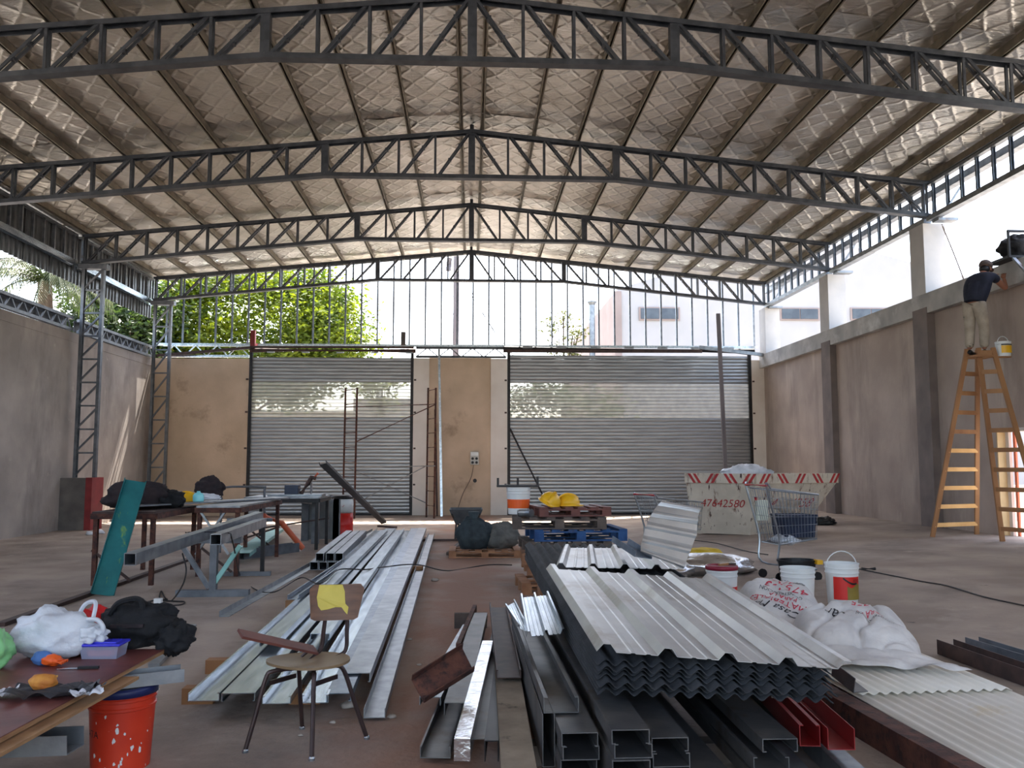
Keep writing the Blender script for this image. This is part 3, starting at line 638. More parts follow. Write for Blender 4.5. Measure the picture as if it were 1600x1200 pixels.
tray(fc+V((0,.06,.08)), .15, .09, .006, 1.05).build('lid_panel', 'blue_lid', t)
gc = P(78,1042,z=zb_); t = thing('work_glove', gc, 'orange and blue work glove lying in front of the white bag', 'glove')
MB().blob(gc+V((0,.02,.03)), (.05,.04,.03), .2, 2, 5, zb_+.001).build('palm', 'orange', t); MB().blob(gc+V((-.06,.05,.035)), (.055,.04,.035), .2, 2, 6, zb_+.001).build('cuff', 'denim', t)
for k in range(4): MB().tube([gc+V((.02,-.01+k*.02,.03)),gc+V((.065,-.015+k*.022,.02))], .011, 6, .008).build('finger', 'orange', t)
kn = P(115,1046,z=zb_); t = thing('kitchen_knife', kn, 'small kitchen knife with a dark handle beside the glove', 'knife')
MB().add([kn+V((-.08,-.01,.004)),kn+V((.02,-.006,.004)),kn+V((.02,.012,.004)),kn+V((-.06,.012,.004)),kn+V((-.08,-.01,.006)),kn+V((.02,-.006,.006)),kn+V((.02,.012,.006)),kn+V((-.06,.012,.006))], [(3,2,1,0),(4,5,6,7),(0,1,5,4),(1,2,6,5),(2,3,7,6),(3,0,4,7)]).build('blade', 'steel_blade', t); MB().bar(kn+V((.02,.003,.008)),kn+V((.12,.01,.008)),.016,.012).build('handle', 'black_steel', t)
pc_ = P(70,1092,z=zb_); t = thing('torn_paper_bag', pc_, 'torn black and white paper bag spread flat under a bread roll', 'paper bag')
def crump(c, w, d, amp, seed, rot=0, zz=.008, sx=1.):
    def fn(u, v):
        x, y = (u-.5)*w, (v-.5)*d; z = zz+amp*abs(noise.noise(V((u*3.1+seed, v*3.3, seed)))) + amp*.9*max(0, abs(u-.5)*2-.7)
        return c+V((x*math.cos(rot)-y*math.sin(rot), x*math.sin(rot)+y*math.cos(rot), z))
    return MB().grid(fn, 24, 18)
crump(pc_+V((0,.06,0)), .36, .2, .05, 4.2, .1).build('sheet', 'paper_black', t, True); crump(pc_+V((.17,.02,.005)), .13, .09, .04, 7.7, .6).build('torn_edge', 'paper_white', t, True)
crump(pc_+V((.13,.11,.01)), .14, .1, .03, 2.1, -.3).build('printed_flap', 'paper_black', t, True); crump(pc_+V((-.2,.04,.005)), .1, .12, .04, 9.7, .2).build('torn_edge', 'paper_white', t, True)
MB().bar(pc_+V((-.08,.16,.05)),pc_+V((-.03,.18,.055)),.03,.004).build('yellow_print', 'yellow', t)
one(MB().blob(pc_+V((-.045,.075,.055)), (.062,.04,.036), .15, 2, 31, zb_+.025), 'bread_roll', 'bread', 'golden bread roll resting on the torn paper bag', 'bread')
one(MB().blob(P(-8,1048,z=zb_)+V((-.07,.05,.09)), (.11,.1,.11), .3, 2.4, 14, zb_+.002, fold=.15), 'plastic_bag', 'green_bag', 'pale green plastic bag at the left edge of the photo', 'bag')
# --- chair with writing arm
fw = V((-.54,-.84,0)).normalized(); rt = V((fw.y,-fw.x,0))*-1   # rt: sitter's left-hand side seen to the right
rt = V((.84,-.54,0)).normalized(); rt = V((.93,-.36,0)).normalized(); fw = V((-.36,-.93,0)).normalized()
feet = [P(383,1176),P(487,1188),P(573,1155),P(472,1139)]
cc = sum(feet, V((0,0,0)))/4; ct = thing('school_chair', cc, 'worn school chair with a peeling yellow patch on its wooden backrest', 'chair')
sz = .44; sc_ = V((cc.x-.01, cc.y+.02, sz))
def seat(u, v):
    a = 2*PI*u; r = v; x = .235*math.cos(a)*r; y = .2*math.sin(a)*r*(1-.18*math.cos(a))
    return sc_+V((.985,-.17,0))*-x+V((.17,.985,0))*y+V((0,0,.018*(r*r)+.02*(x/.23)*0))
b = MB().grid(lambda u, v: seat(u, v), 32, 6); b.grid(lambda u, v: seat(1-u, v)-V((0,0,.014)), 32, 6); b.grid(lambda u, v: seat(u,1)-V((0,0,.014*v)), 32, 1)
b.build('seat', 'chair_seat', ct, True)
bk = P(525,941,Y=5.2); bu = V((.05,.22,.97)).normalized(); bx = V((.985,.12,0)).normalized(); bn = bx.cross(bu)
def rrect(w, h, r, n=4, taper=.9):
    out = []
    for cx, cy, a0 in ((w/2-r,h/2-r,0),(-w/2+r,h/2-r,PI/2),(-w/2*taper+r,-h/2+r,PI),(w/2*taper-r,-h/2+r,1.5*PI)):
        for k in range(n+1): a = a0+k*PI/2/n; out.append((cx+r*math.cos(a), cy+r*math.sin(a)))
    return out
rr = rrect(.315,.205,.03); curve = lambda x: .035*(x/.16)**2
def bp(x, y, o=0): return bk+bx*x+bu*y+bn*(curve(x)+o)
def panel(pts, o0, o1):
    b = MB(); n = len(pts); b.add([bp(x,y,o0) for x, y in pts]+[bp(x,y,o1) for x, y in pts], [tuple(range(n)),tuple(range(2*n-1,n-1,-1))]+[(i,n+i,n+(i+1)%n,(i+1)%n) for i in range(n)]); return b
def strips(fn0, fn1, o0, o1, n=14):
    b = MB()
    return b
bb = MB()
NX = 14
def edge_y(x, top):
    ys = []
    for i in range(len(rr)):
        (xa,ya),(xb,yb) = rr[i], rr[(i+1)%len(rr)]
        if min(xa,xb)-1e-9 <= x <= max(xa,xb)+1e-9 and abs(xb-xa) > 1e-9: ys.append(ya+(yb-ya)*(x-xa)/(xb-xa))
    return (max(ys) if top else min(ys)) if ys else 0
xs = [-.157+.314*i/NX for i in range(NX+1)]
for o, fl2 in ((0,0),(.012,1)):
    vv = []
    for x in xs: vv += [bp(x,edge_y(x,False),-o), bp(x,edge_y(x,True),-o)]
    bb.add(vv, [((2*i,2*i+2,2*i+3,2*i+1) if not fl2 else (2*i,2*i+1,2*i+3,2*i+2)) for i in range(NX)])
n_ = 2*(NX+1)
bb.f += [(2*i,2*i+n_,2*i+2+n_,2*i+2) for i in range(NX)]+[(2*i+1,2*i+3,2*i+3+n_,2*i+1+n_) for i in range(NX)]
bb.f += [(0,1,1+n_,n_),(n_-2,2*n_-2,2*n_-1,n_-1)]
bb.build('backrest', 'chair_wood', ct)
yp = [(-.105,.100),(-.05,.1005),(0,.1005),(.028,.100),(.045,.06),(.05,.02),(.055,-.01),(.075,-.03),(.072,-.072),(.055,-.055),(.035,-.03),(.0,-.028),(-.04,-.04),(-.08,-.045),(-.1,-.02),(-.112,.03)]
sgn = 1 if bn.y < 0 else -1
for o_ in (.003,): 
    b = MB(); b.add([bp(x,y,sgn*o_) if sgn > 0 else bp(x,y,-.012-.002) for x, y in yp], [tuple(range(len(yp)))]); b.build('yellow_patch', 'chair_yellow', ct)
for px_, dx in ((512,-.05),(541,.07)):
    top = bk+bx*dx+bu*-.02-bn*sgn*.018; mid = P(px_+ (0 if dx > 0 else -10),1012,Y=5.2); fwd = sc_+V((dx*.6,-.02,-.03))
    MB().tube(smoothpath([top, top.lerp(mid,.6), mid, mid+V((-.03,-.03,-.035)), fwd],6), .012, 8).build('back_tube', 'chair_frame', ct)
tops = [V((-.17,-.09)),V((.06,-.13)),V((.15,.03)),V((-.07,.06))]
for f_, t_ in zip(feet, tops):
    hp_ = sc_+V((t_.x,t_.y,-.025)); md = V((hp_.x+(f_.x-hp_.x)*.28, hp_.y+(f_.y-hp_.y)*.28, sz-.06))
    lg = MB().tube(smoothpath([sc_+V((t_.x*.3,t_.y*.3,-.022)), hp_, md, md.lerp(f_,.5), f_+V((0,0,.01))],5), .0125, 8).build('leg', 'chair_frame', ct)
    MB().lathe([(.017,0),(.017,.012),(.012,.02)], f_, 10).build('foot_cap', 'galv', lg)
for a, b_ in ((0,3),(1,2)):
    p, q_ = [sc_.lerp(feet[i],.0)+V((tops[i].x*1.08,tops[i].y*1.08,-.085)) for i in (a,b_)]; MB().bar(p,q_,.008,.025).build('stretcher', 'chair_frame', ct)
wa, wb2 = P(375,990,Y=4.85), P(493,1016,Y=5.15)
MB().bar(wa,wb2,.085,.014,up=(0,-.45,1)).build('writing_arm', 'brown_board', ct); MB().tube([wb2+V((-.05,0,-.01)),sc_+V((-.1,.1,-.03))], .01, 6).build('arm_support', 'chair_frame', ct)
# --- long galvanised profiles on timber blocks
def long_profile(a, b_, w, h, mt, lab, flip=False, lip=.015, grp=None, up=(0,0,1)):
    return one(MB().chan(a,b_,w,h,.005,up=up,lip=lip,flip=flip), 'steel_profile', mt, lab, 'steel profile', grp)
def Z(p, z): return V((p.x,p.y,z))
far = lambda px_, y=828, z=.17: P(px_,y,z=z)
lp = [(318,1096,596,'galv',.19,.05,False),(372,1096,611,'galv',.2,.05,True),(432,1100,625,'galv',.17,.045,False),(492,1099,637,'galv',.16,.05,False),(529,1096,648,'galv_blue',.15,.05,True)]
nm = ['leftmost bright galvanised profile of the long stack behind the chair','second bright galvanised profile from the left in the long stack','third galvanised profile from the left in the long stack, under the chair seat','fourth galvanised profile from the left in the long stack','fifth galvanised profile from the left in the long stack, under the backrest']
for k, (xn, yn, xf, mt_, wd, hh, flp) in enumerate(lp):
    long_profile(P(xn,yn,z=.115), P(xf,829,z=.115+.002*k), wd, hh, mt_, nm[k], flp, grp='long galvanised profiles')
long_profile(P(558,1066,z=.12),P(660,829,z=.12),.17,.06,'galv_dull','broad flat galvanised profile right of the chair in the long stack',True,grp='long galvanised profiles')
long_profile(P(585,1122,z=.02),P(674,836,z=.06),.13,.055,'galv_dull','rightmost dull galvanised profile lying lowest beside the long stack',False,0,grp='long galvanised profiles')
long_profile(P(420,1010,z=.19),P(600,832,z=.19),.14,.05,'galv','galvanised profile lying on top of the long stack behind the yellow patch',True,grp='long galvanised profiles')
long_profile(P(500,1000,z=.19),P(625,832,z=.19),.15,.05,'galv','galvanised profile lying uppermost along the middle of the long stack',True,grp='long galvanised profiles')
long_profile(P(458,937,z=.14),P(540,880,z=.14),.12,.05,'galv_blue','short profile on a timber block left of the long stack',False,grp='long galvanised profiles')
for k, (px_, py_, lab) in enumerate(((345,1040,'timber block under the left edge of the long stack, beside its near end'),(312,1085,'timber block at the near left corner of the long stack'),(478,1085,'timber block under the near end of the long stack below the chair'),(462,945,'timber block under the short profile left of the chair back'),(650,890,'timber block at the right edge of the far half of the long stack'))):
    p = P(px_,py_,z=.05); one(MB().box((p.x-.1,p.y-.05,0),(p.x+.1,p.y+.05,.1)), 'timber_block', 'wood', lab, 'block', 'timber blocks')
# square tubes bundle
k = 0
for (px_, py_) in ((504,855),(518,855),(532,855),(546,855),(513,842),(529,842),(543,842)):
    z0 = .06+(.125 if py_ < 850 else 0); a = P(px_,py_,Y=13.0); a.z = z0; a.x -= .12; ln = V((-.18,4.4,0))
    one(MB().hollow(a, a+ln, .118,.118,.006), 'square_tube', 'galv_dull', ('%s square steel tube in the %s row of the bundle beside the long stack' % (['leftmost','second','third','rightmost','left','middle','right'][k], 'lower' if k < 4 else 'upper')), 'tube', 'bundle of square tubes'); k += 1
# angle bars on the floor
one(MB().prism([(-.05,0),(.05,0),(.05,.006),(-.044,.006),(-.044,.06),(-.05,.06)],P(350,964,z=.0),P(585,830,z=.0)), 'angle_bar', 'galv_dull', 'long steel angle bar on the floor left of the long stack', 'angle bar')
one(MB().bar(P(0,976,z=.02),P(300,872,z=.02),.09,.04), 'flat_bar', 'brown_steel', 'long brown steel bar on the floor at the left, passing under the teal channel', 'bar')
one(MB().chan(P(375,874,z=0),P(462,862,z=0),.16,.16,.006), 'steel_box_channel', 'truss_grey', 'short grey box channel on the floor beside the trestle', 'channel')
# teal leaning channel
ta, tb2 = P(160,930,z=.01), P(212,752,Y=11.3)
one(MB().chan(ta,tb2,.26,.06,.008,up=(.25,-.9,.2)), 'teal_channel', 'teal', 'teal painted steel channel leaning against the brown workbench', 'channel')
# workbenches
def bench(x0, x1, y0, y1, h, lab, top_m, leg_m='rust', frame_h=.07):
    t = thing('workbench', ((x0+x1)/2,(y0+y1)/2,0), lab, 'workbench')
    MB().box((x0,y0,h-.025),(x1,y1,h)).build('top_sheet', top_m, t)
    for a, b_ in (((x0,y0),(x1,y0)),((x0,y1),(x1,y1)),((x0,y0),(x0,y1)),((x1,y0),(x1,y1))): MB().bar((a[0],a[1],h-.06),(b_[0],b_[1],h-.06),.05,frame_h).build('frame_rail', leg_m, t)
    for x in (x0+.04,x1-.04):
        for y in (y0+.04,y1-.04): MB().bar((x,y,0),(x,y,h-.05),.055,.055).build('leg', leg_m, t)
    MB().bar((x0,y0+.04,.45),(x0+.5,y0+.04,.06),.03,.03).build('brace', 'brown_steel', t)
    MB().bar((x1,y1-.04,.5),(x0,y1-.04,.3),.03,.03).build('brace', 'brown_steel', t)
    return t
b1 = bench(-4.85,-4.05,11.45,13.2,.94,'rust brown steel workbench under the black bags','brown_steel')
b2 = bench(-3.8,-3.2,12.3,14.9,.97,'steel-topped workbench with the yellow helmet, right of the bagged bench','galv_dull')
b3 = bench(-4.1,-2.75,16.0,17.2,.95,'far workbench with the grey saw table, near the left shutter','galv_dull','black_steel')
for x in (-3.75,-3.4): MB().bar((x,12.32,.9),(x+.4*(1 if x < -3.5 else -1),12.34,.3),.03,.03).build('brace', 'galv_dull', b2)
# on the benches
bb_ = V((-4.55,12.3,.94))
one(MB().bar(V((-4.5,11.75,1.0)),V((-3.15,14.75,.985)),.34,.02), 'steel_strip', 'galv_dull', 'flat steel strip bridging the two workbenches', 'strip')
t = thing('black_bags', bb_, 'heap of black bags and coats on the brown workbench', 'bag')
MB().blob(bb_+V((-.05,0,.15)), (.4,.3,.2), .3, 2.2, 41, .942, fold=.2, nu=36, nv=20).build('body', 'dark_cloth', t); MB().blob(bb_+V((.32,.1,.1)), (.22,.2,.14), .3, 2.5, 44, .942, fold=.2).build('sleeve', 'black_cloth', t)
p = P(250,782,Y=13.0); t = thing('mortar_tub', V((p.x,13.1,.94)), 'grey mortar-stained plastic tub behind the black bags', 'tub')
tray(V((p.x,13.1,.941)), .42, .3, .2, .8).build('tub_body', 'tub_grey', t); MB().box((p.x-.225,12.94,1.13),(p.x+.225,13.26,1.145)).build('rim', 'tub_grey', t)
def helmet(c, r, lab, rot=0, tilt=0, grp=None):
    c = V(c); t = thing('safety_helmet', c, lab, 'helmet', grp)
    R_ = Matrix.Translation(c) @ Matrix.Rotation(rot,4,'Z') @ Matrix.Rotation(tilt,4,'X')
    b = MB(); pr = [(r*math.cos(a*PI/2/8), r*.95*math.sin(a*PI/2/8)+.02) for a in range(9)]; pr[-1] = (.0001, pr[-1][1])
    b.lathe([(r*1.04,.0),(r*1.04,.02)]+pr, (0,0,0), 24, 1.15, .95); b.xf(R_); b.build('shell', 'yellow', t, True)
    b = MB(); b.lathe([(r*1.0,.004),(r*1.28,.0),(r*1.28,.006),(r*1.0,.016)], (r*.1,0,0), 24, 1.12, .85); b.xf(R_); b.build('brim', 'yellow', t)
    b = MB(); b.tube([(math.cos(a)*r*1.16, 0, math.sin(a)*r*.99+.02) for a in [PI*k/10 for k in range(1,10)]], .014, 6); b.xf(R_); b.build('crest', 'yellow', t)
    return t
p = P(291,778,Y=12.9); helmet((p.x,12.9,1.01), .12, 'yellow safety helmet on the steel-topped workbench', .3)
p = P(310,779,Y=12.75); t = thing('plastic_bottle', V((p.x,12.75,.99)), 'squat cyan plastic jug next to the helmet on the bench', 'jug')
MB().lathe([(.075,0),(.08,.02),(.08,.09),(.06,.12),(.025,.135),(.025,.155)], (p.x,12.75,1.008), 16, 1, .7).build('body', 'cyan_plastic', t, True); MB().lathe([(.028,.155),(.028,.18),(.0001,.18)], (p.x,12.75,1.008), 12).build('cap', 'dark_cloth', t)
p = P(327,770,Y=14.3); one(MB().blob(V((p.x,14.3,1.16)), (.22,.18,.17), .25, 2.3, 51, .992, fold=.15), 'backpack', 'dark_cloth', 'dark round backpack on the far end of the steel-topped workbench', 'bag')
p = P(328,775,Y=13.9); one(MB().blob(V((p.x,13.7,1.03)), (.2,.1,.06), .35, 3, 53, .992, fold=.2), 'white_rag', 'paper_white', 'crumpled white rag in front of the dark backpack', 'rag')
t = thing('saw_table', (-3.3,16.4,.95), 'small cut-off saw on the far workbench with its guide bar', 'power tool')
MB().box((-3.75,16.3,.952),(-2.75,16.75,.99)).build('base_plate', 'galv_dull', t); MB().box((-3.45,16.35,.99),(-3.2,16.6,1.16)).build('motor', 'tub_navy', t, mod='bevel')
MB().tube([(-3.15,16.4,1.0),(-3.05,16.5,1.18),(-2.98,16.5,1.3),(-2.9,16.5,1.28)], .045, 8).build('arm', 'brown_steel', t); MB().lathe([(.0001,0),(.11,0),(.11,.01),(.0001,.01)], (0,0,0), 20).xf(Matrix.Translation((-2.98,16.45,1.1)) @ Matrix.Rotation(PI/2,4,'Y')).build('blade', 'galv_dull', t)
MB().tube([(-2.93,16.5,1.3),(-2.86,16.5,1.38)], .03, 8).build('grip', 'orange_pipe', t)
t = thing('pipe_rack', (-2.8,15.9,0), 'thin pipe frame standing beside the saw bench', 'pipe frame')
MB().tube(smoothpath([P(346,777,Y=15.6),P(346,762,Y=15.6),P(410,761,Y=15.6),P(413,766,Y=15.6),P(413,800,Y=15.6)],3), .022, 6).build('top_pipe', 'truss_grey', t); q0 = P(413,800,Y=15.6); MB().tube([q0,(q0.x,15.6,0)], .022, 6).build('leg', 'truss_grey', t); q0 = P(346,777,Y=15.6); MB().tube([q0,(q0.x,15.6,0)], .022, 6).build('leg', 'truss_grey', t)
one(MB().chan(P(375,870,z=.1),P(432,830,z=.1),.3,.06,.006,flip=True), 'teal_sheet', 'teal_light', 'pale teal folded sheet on the floor behind the trestle', 'sheet')
# square tubes on trestles
one(MB().hollow(P(203,874,Y=8.3),P(405,806,Y=12.2),.112,.112,.006), 'square_tube', 'galv_dull', 'longer square steel tube on the trestle, its open end toward the camera', 'tube')
one(MB().hollow(P(337,843,Y=9.4),P(410,816,Y=12.1),.112,.112,.006), 'square_tube', 'galv_dull', 'shorter square steel tube lying on the trestle beside the longer one', 'tube')
def trestle(xa, xb, y, h, lab, mt='truss_grey'):
    t = thing('trestle', ((xa+xb)/2,y,0), lab, 'trestle'); xm = (xa+xb)/2
    MB().bar((xa,y,.04),(xb,y,.04),.09,.08).build('foot', mt, t); MB().bar((xa+.1,y,h-.035),(xb-.1,y,h-.035),.09,.07).build('top_bar', mt, t)
    MB().bar((xm,y,.08),(xm,y,h-.07),.08,.08).build('post', mt, t); MB().bar((xm-.05,y,.1),(xa+.05,y,h-.1),.05,.05).build('brace', mt, t); MB().bar((xm-.02,y,.1),(xb-.12,y,h-.1),.05,.05).build('brace', 'teal_light', t)
    return t
a = P(272,934,z=0); b_ = P(392,930,z=0); trestle(a.x,b_.x,(a.y+b_.y)/2,.69,'near grey steel trestle with teal brace carrying the square tubes')
a = P(330,900,z=0); b_ = P(422,900,z=0); t = thing('trestle', (a.x+.5,a.y,0), 'far steel trestle with thin legs carrying the square tubes', 'trestle')
yy = a.y; MB().bar((a.x,yy,.03),(b_.x,yy,.03),.06,.06).build('foot', 'truss_grey', t)
for x in (a.x+.35,b_.x-.12): MB().bar((x,yy,.06),(x,yy,.75),.05,.05).build('post', 'black_steel', t)
MB().bar((a.x+.2,yy,.77),(b_.x,yy,.77),.06,.05).build('top_bar', 'truss_grey', t)
# cables
def cable(pts, lab, r=.008, mt='cable', plug=None):
    t = thing('power_cable', V(pts[0]), lab, 'cable'); MB().tube(smoothpath(pts,8), r, 6).build('lead', mt, t)
    if plug is not None: c = V(plug); MB().box(c-V((.04,.03,0)),c+V((.04,.03,.05))).build('plug', 'bucket_white', t)
F_ = lambda x, y, z=.012: P(x,y)+V((0,0,z))
cable([P(285,865,Y=9.6),P(291,890,Y=9.3),P(285,915,Y=9.0),F_(268,940),F_(258,936),F_(252,925),F_(250,938),F_(270,941),F_(288,942),F_(280,947),F_(240,947),F_(228,944),F_(240,940),F_(262,938)], 'black cable coiled on the floor with a plug below the trestle', plug=F_(247,942,0))
cable([P(290,832,Y=10.2),P(352,832,Y=9.8),P(363,845,Y=9.6),F_(375,900),F_(400,923),F_(430,926),F_(470,915,.1),P(500,912,z=.26),P(530,890,z=.26),P(570,890,z=.26),P(600,886,z=.2),P(650,882,z=.2),F_(700,893),F_(760,884),F_(800,884)], 'long black cable running from the trestle across the long stack')
# drum, duct box, leaning post
p = P(534,832); dp = V((p.x,17.0,0)); dp = P(534,838,z=0); t = thing('steel_drum', dp, 'red and white drum with a dark lid standing behind the tube bundle', 'drum')
r = .235; MB().lathe([(r,0),(r,.04),(r*1.03,.05),(r,.06),(r,.24),(r*1.03,.26),(r,.28),(r,.52)], dp, 28).build('lower_shell', 'label_red', t, True); MB().lathe([(r,.5),(r,.72),(r*.92,.8),(r*.7,.82),(.0001,.82)], dp, 28).build('upper_shell', 'bucket_white', t, True); MB().lathe([(r*.95,.80),(r*1.08,.84),(r*.9,.88),(.0001,.87)], dp, 24).build('lid', 'tub_black', t)
text('IOP', .07, on_cyl(dp,r*1.01,-PI/2-.75,.66), 'lettering', 'print_black', t)
MB().add([on_cyl(dp,r*1.012,-PI/2,.64)(x,y) for x, y in ((-.07,0),(.05,.0),(.08,.04),(-.04,.04))], [(0,1,2,3)]).build('logo_bar', 'print_red', t)
t = thing('duct_frame', P(490,858,z=0), 'grey sheet metal box frame standing left of the drum', 'metal frame')
a = P(470,845,z=0); 
for (dx, dy) in ((0,0),(.33,-.7),(.62,.1)):
    MB().box((a.x+dx,a.y+dy,0),(a.x+dx+.14,a.y+dy+.1,.83)).build('upright', 'truss_grey', t)
MB().box((a.x,a.y+.1,.02),(a.x+.74,a.y+.2,.83)).build('back_panel', 'sheet_grey', t); MB().bar((a.x+.05,a.y,.8),(a.x+.4,a.y-.65,.8),.14,.07).build('top_rail', 'truss_grey', t)
lp0, lp1 = P(600,818,z=.15), P(505,726,Y=14.6); t = thing('leaning_post', lp0, 'dark steel channel post leaning diagonally over the drum', 'post')
MB().chan(lp0,lp1,.12,.06,.008,up=(0,-1,.3)).build('channel', 'black_steel', t); MB().bar(P(592,822,z=.06),P(618,824,z=.06),.1,.05).build('foot_plate', 'brown_steel', t)
one(MB().tube([P(412,806,Y=15.2),P(440,817,Y=15.6),V((P(474,824,Y=15.8).x,15.8,.05))], .05, 10), 'drain_pipe', 'orange_pipe', 'orange plastic drain pipe resting between the bench and the metal frame', 'pipe')
# scaffold against the left shutter
t = thing('scaffold', (-3,25.5,0), 'thin rusty steel scaffold standing before the left shutter', 'scaffold')
def sf(px_, py_, Y): return P(px_,py_,Y=Y)
for px_, Y in ((539,25.6),(557,25.0),(668,25.6),(680,25.0)):
    tp = sf(px_,606,Y); MB().tube([(tp.x,Y,0.0),(tp.x+.02,Y,tp.z)], .028, 8).build('standard', 'rust', t)
for a, b_ in (((539,25.6),(557,25.0)),((668,25.6),(680,25.0))):
    pa, pb = sf(a[0],700,a[1]), sf(b_[0],700,b_[1])
    for i in range(9):
        z = .35+i*.42; MB().tube([(pa.x,a[1],z),(pb.x,b_[1],z)], .016, 6).build('rung', 'rust', t)
for (x0,y0,Ya,x1,y1,Yb) in ((540,636,25.6,668,632,25.6),(557,690,25.0,680,632,25.0),(540,729,25.6,668,787,25.6),(557,786,25.0,664,729,25.0),(557,730,25.0,680,728,25.0)):
    MB().tube([sf(x0,y0,Ya),sf(x1,y1,Yb)], .018, 6).build('brace', 'galv_dull' if y1 > 700 else 'rust', t)
pp = P(690,800,Y=26.0); one(MB().hollow((pp.x,26.0,0),P(686,546,Y=26.45),.07,.05,.004), 'leaning_stud', 'galv', 'tall galvanised stud leaning on the wall between the shutters', 'stud')
pp = P(683,800,Y=26.1); one(MB().bar((pp.x,26.1,0),P(680,640,Y=26.48),.06,.05), 'leaning_bar', 'brown_steel', 'brown bar leaning beside the tall galvanised stud', 'bar')
# socket box on the middle wall
t = thing('socket_box', (.1,YB-.06,1.5), 'grey electrical socket box on the wall between the shutters', 'socket box')
c = P(741,716,Y=YB); MB().box((c.x-.12,YB-.1,c.z-.2),(c.x+.14,YB-.0,c.z+.2)).build('case', 'socket', t, mod='bevel')
for dx in (-.05,.07):
    for dz in (-.13,-.01): MB().tube([(c.x+dx,YB-.1,c.z+dz),(c.x+dx,YB-.13,c.z+dz)], .042, 12).build('socket', 'tub_black', t)
MB().box((c.x-.1,YB-.105,c.z+.08),(c.x+.12,YB-.1,c.z+.18)).build('breaker_cover', 'bucket_white', t)
MB().tube(smoothpath([(c.x-.02,YB-.1,c.z-.2),(c.x-.1,YB-.05,c.z-.6),(c.x-.35,YB-.1,c.z-1.1),(c.x-.55,YB-.3,.02)]), .012, 6).build('lead', 'cable_grey', t)
hc_ = P(742,751,Y=YB); one(MB().tube([(hc_.x,YB-.005,hc_.z),(hc_.x,YB-.03,hc_.z)], .06, 12), 'wall_outlet', 'tub_black', 'round dark outlet hole below the socket box', 'outlet')
# small rubble on the floor
for k, (px_, py_, s_) in enumerate(((612,1122,.03),(545,1106,.05),(680,908,.05),(640,1000,.025),(520,1130,.02),(735,1105,.02),(600,1090,.02),(655,1040,.02),(470,1150,.015),(140,836,.1),(155,834,.12))):
    p = P(px_,py_); one(MB().blob(p+V((0,0,s_*.3)), (s_,s_*.8,s_*.5), .5, 2, 60+k, p.z+.001, nu=10, nv=6), 'rubble_piece', 'rubble' if k < 9 else 'paper_white', ('small piece of rubble on the earth floor' if k < 9 else ('left' if k == 9 else 'right')+' piece of white crumpled litter on the floor by the concrete plinth'), 'rubble' if k < 9 else 'litter', 'floor rubble' if k < 9 else 'floor litter')
# ================================================================== OBJECTS, MIDDLE AND RIGHT
def rib_profile(width, pitch, h, kind='trap', t=.004):
    pts = []
    if kind == 'trap':
        x = 0; n = int(round(width/pitch))
        for i in range(n):
            x = i*pitch; pts += [(x,0),(x+pitch*.10,h),(x+pitch*.22,h),(x+pitch*.32,0),(x+pitch*.55,0),(x+pitch*.57,.004),(x+pitch*.62,.004),(x+pitch*.64,0),(x+pitch*.8,0),(x+pitch*.82,.004),(x+pitch*.87,.004),(x+pitch*.89,0)]
        pts += [(n*pitch,0),(n*pitch+pitch*.10,h),(n*pitch+pitch*.22,h)]
    else:
        n = int(round(width/pitch)); 
        for i in range(n*8+1): pts.append((i*pitch/8, h*.5*(1-math.cos(2*PI*i/8))))
    W = pts[-1][0]; pts = [((x/W-.5)*width, y) for x, y in pts]
    return pts+[(x, y-t) for x, y in pts[::-1]]
def sheet4(nl, nr, fl2, fr, kind, pitch, h, n=10, sag=0., t=.004):
    """ribbed sheet spanned by four corners (near left/right, far left/right)"""
    nl, nr, fl2, fr = map(V, (nl,nr,fl2,fr)); w = (nr-nl).length; prof = rib_profile(w, pitch, h, kind, t); fr_ = []
    for k in range(n+1):
        q = k/n; a, b = nl.lerp(fl2,q), nr.lerp(fr,q); s = (b-a); c = (a+b)/2+V((0,0,-sag*math.sin(PI*q))); d = (fl2-nl).normalized()
        fr_.append((c, s/w, s.normalized().cross(d).normalized()))
    b = MB(); b.sweep(prof, fr_); return b
# stack of fibre cement sheets with a galvanised one on top
for k in range(7):
    z = .455+k*.022; j2 = random.uniform(-.05,.05)+(.03 if k % 2 else -.02)
    nl = V((.60,4.14+j2,z+.02)); nr = V((1.745,4.18+j2,z-.045)); f1 = V((.55,8.8+j2,z+.15)); f2 = V((1.75,8.8+j2,z+.12))
    one(sheet4(nl,nr,f1,f2,'wave',.088,.03,12,.01,.006), 'fibre_cement_sheet', 'fibre_cement', ['bottom','second','third','middle','fifth','sixth','topmost'][k]+' dark wavy fibre cement sheet of the big stack, counted from below', 'roof sheet', 'stack of fibre cement sheets', True)
one(sheet4((.585,4.05,.695),(1.79,4.08,.59),(.545,6.27,.805),(1.735,6.27,.722),'trap',.29,.036,10), 'galvanised_sheet', 'galv_sheet', 'large pale trapezoidal roof sheet on top of the big stack', 'roof sheet')
one(sheet4(P(868,886,Y=6.85),P(1078,889,Y=6.95),P(880,856,Y=7.9),P(1035,857,Y=7.9),'trap',.28,.034,6), 'galvanised_sheet', 'galv_sheet', 'smaller bright trapezoidal sheet lying behind the large pale one', 'roof sheet')
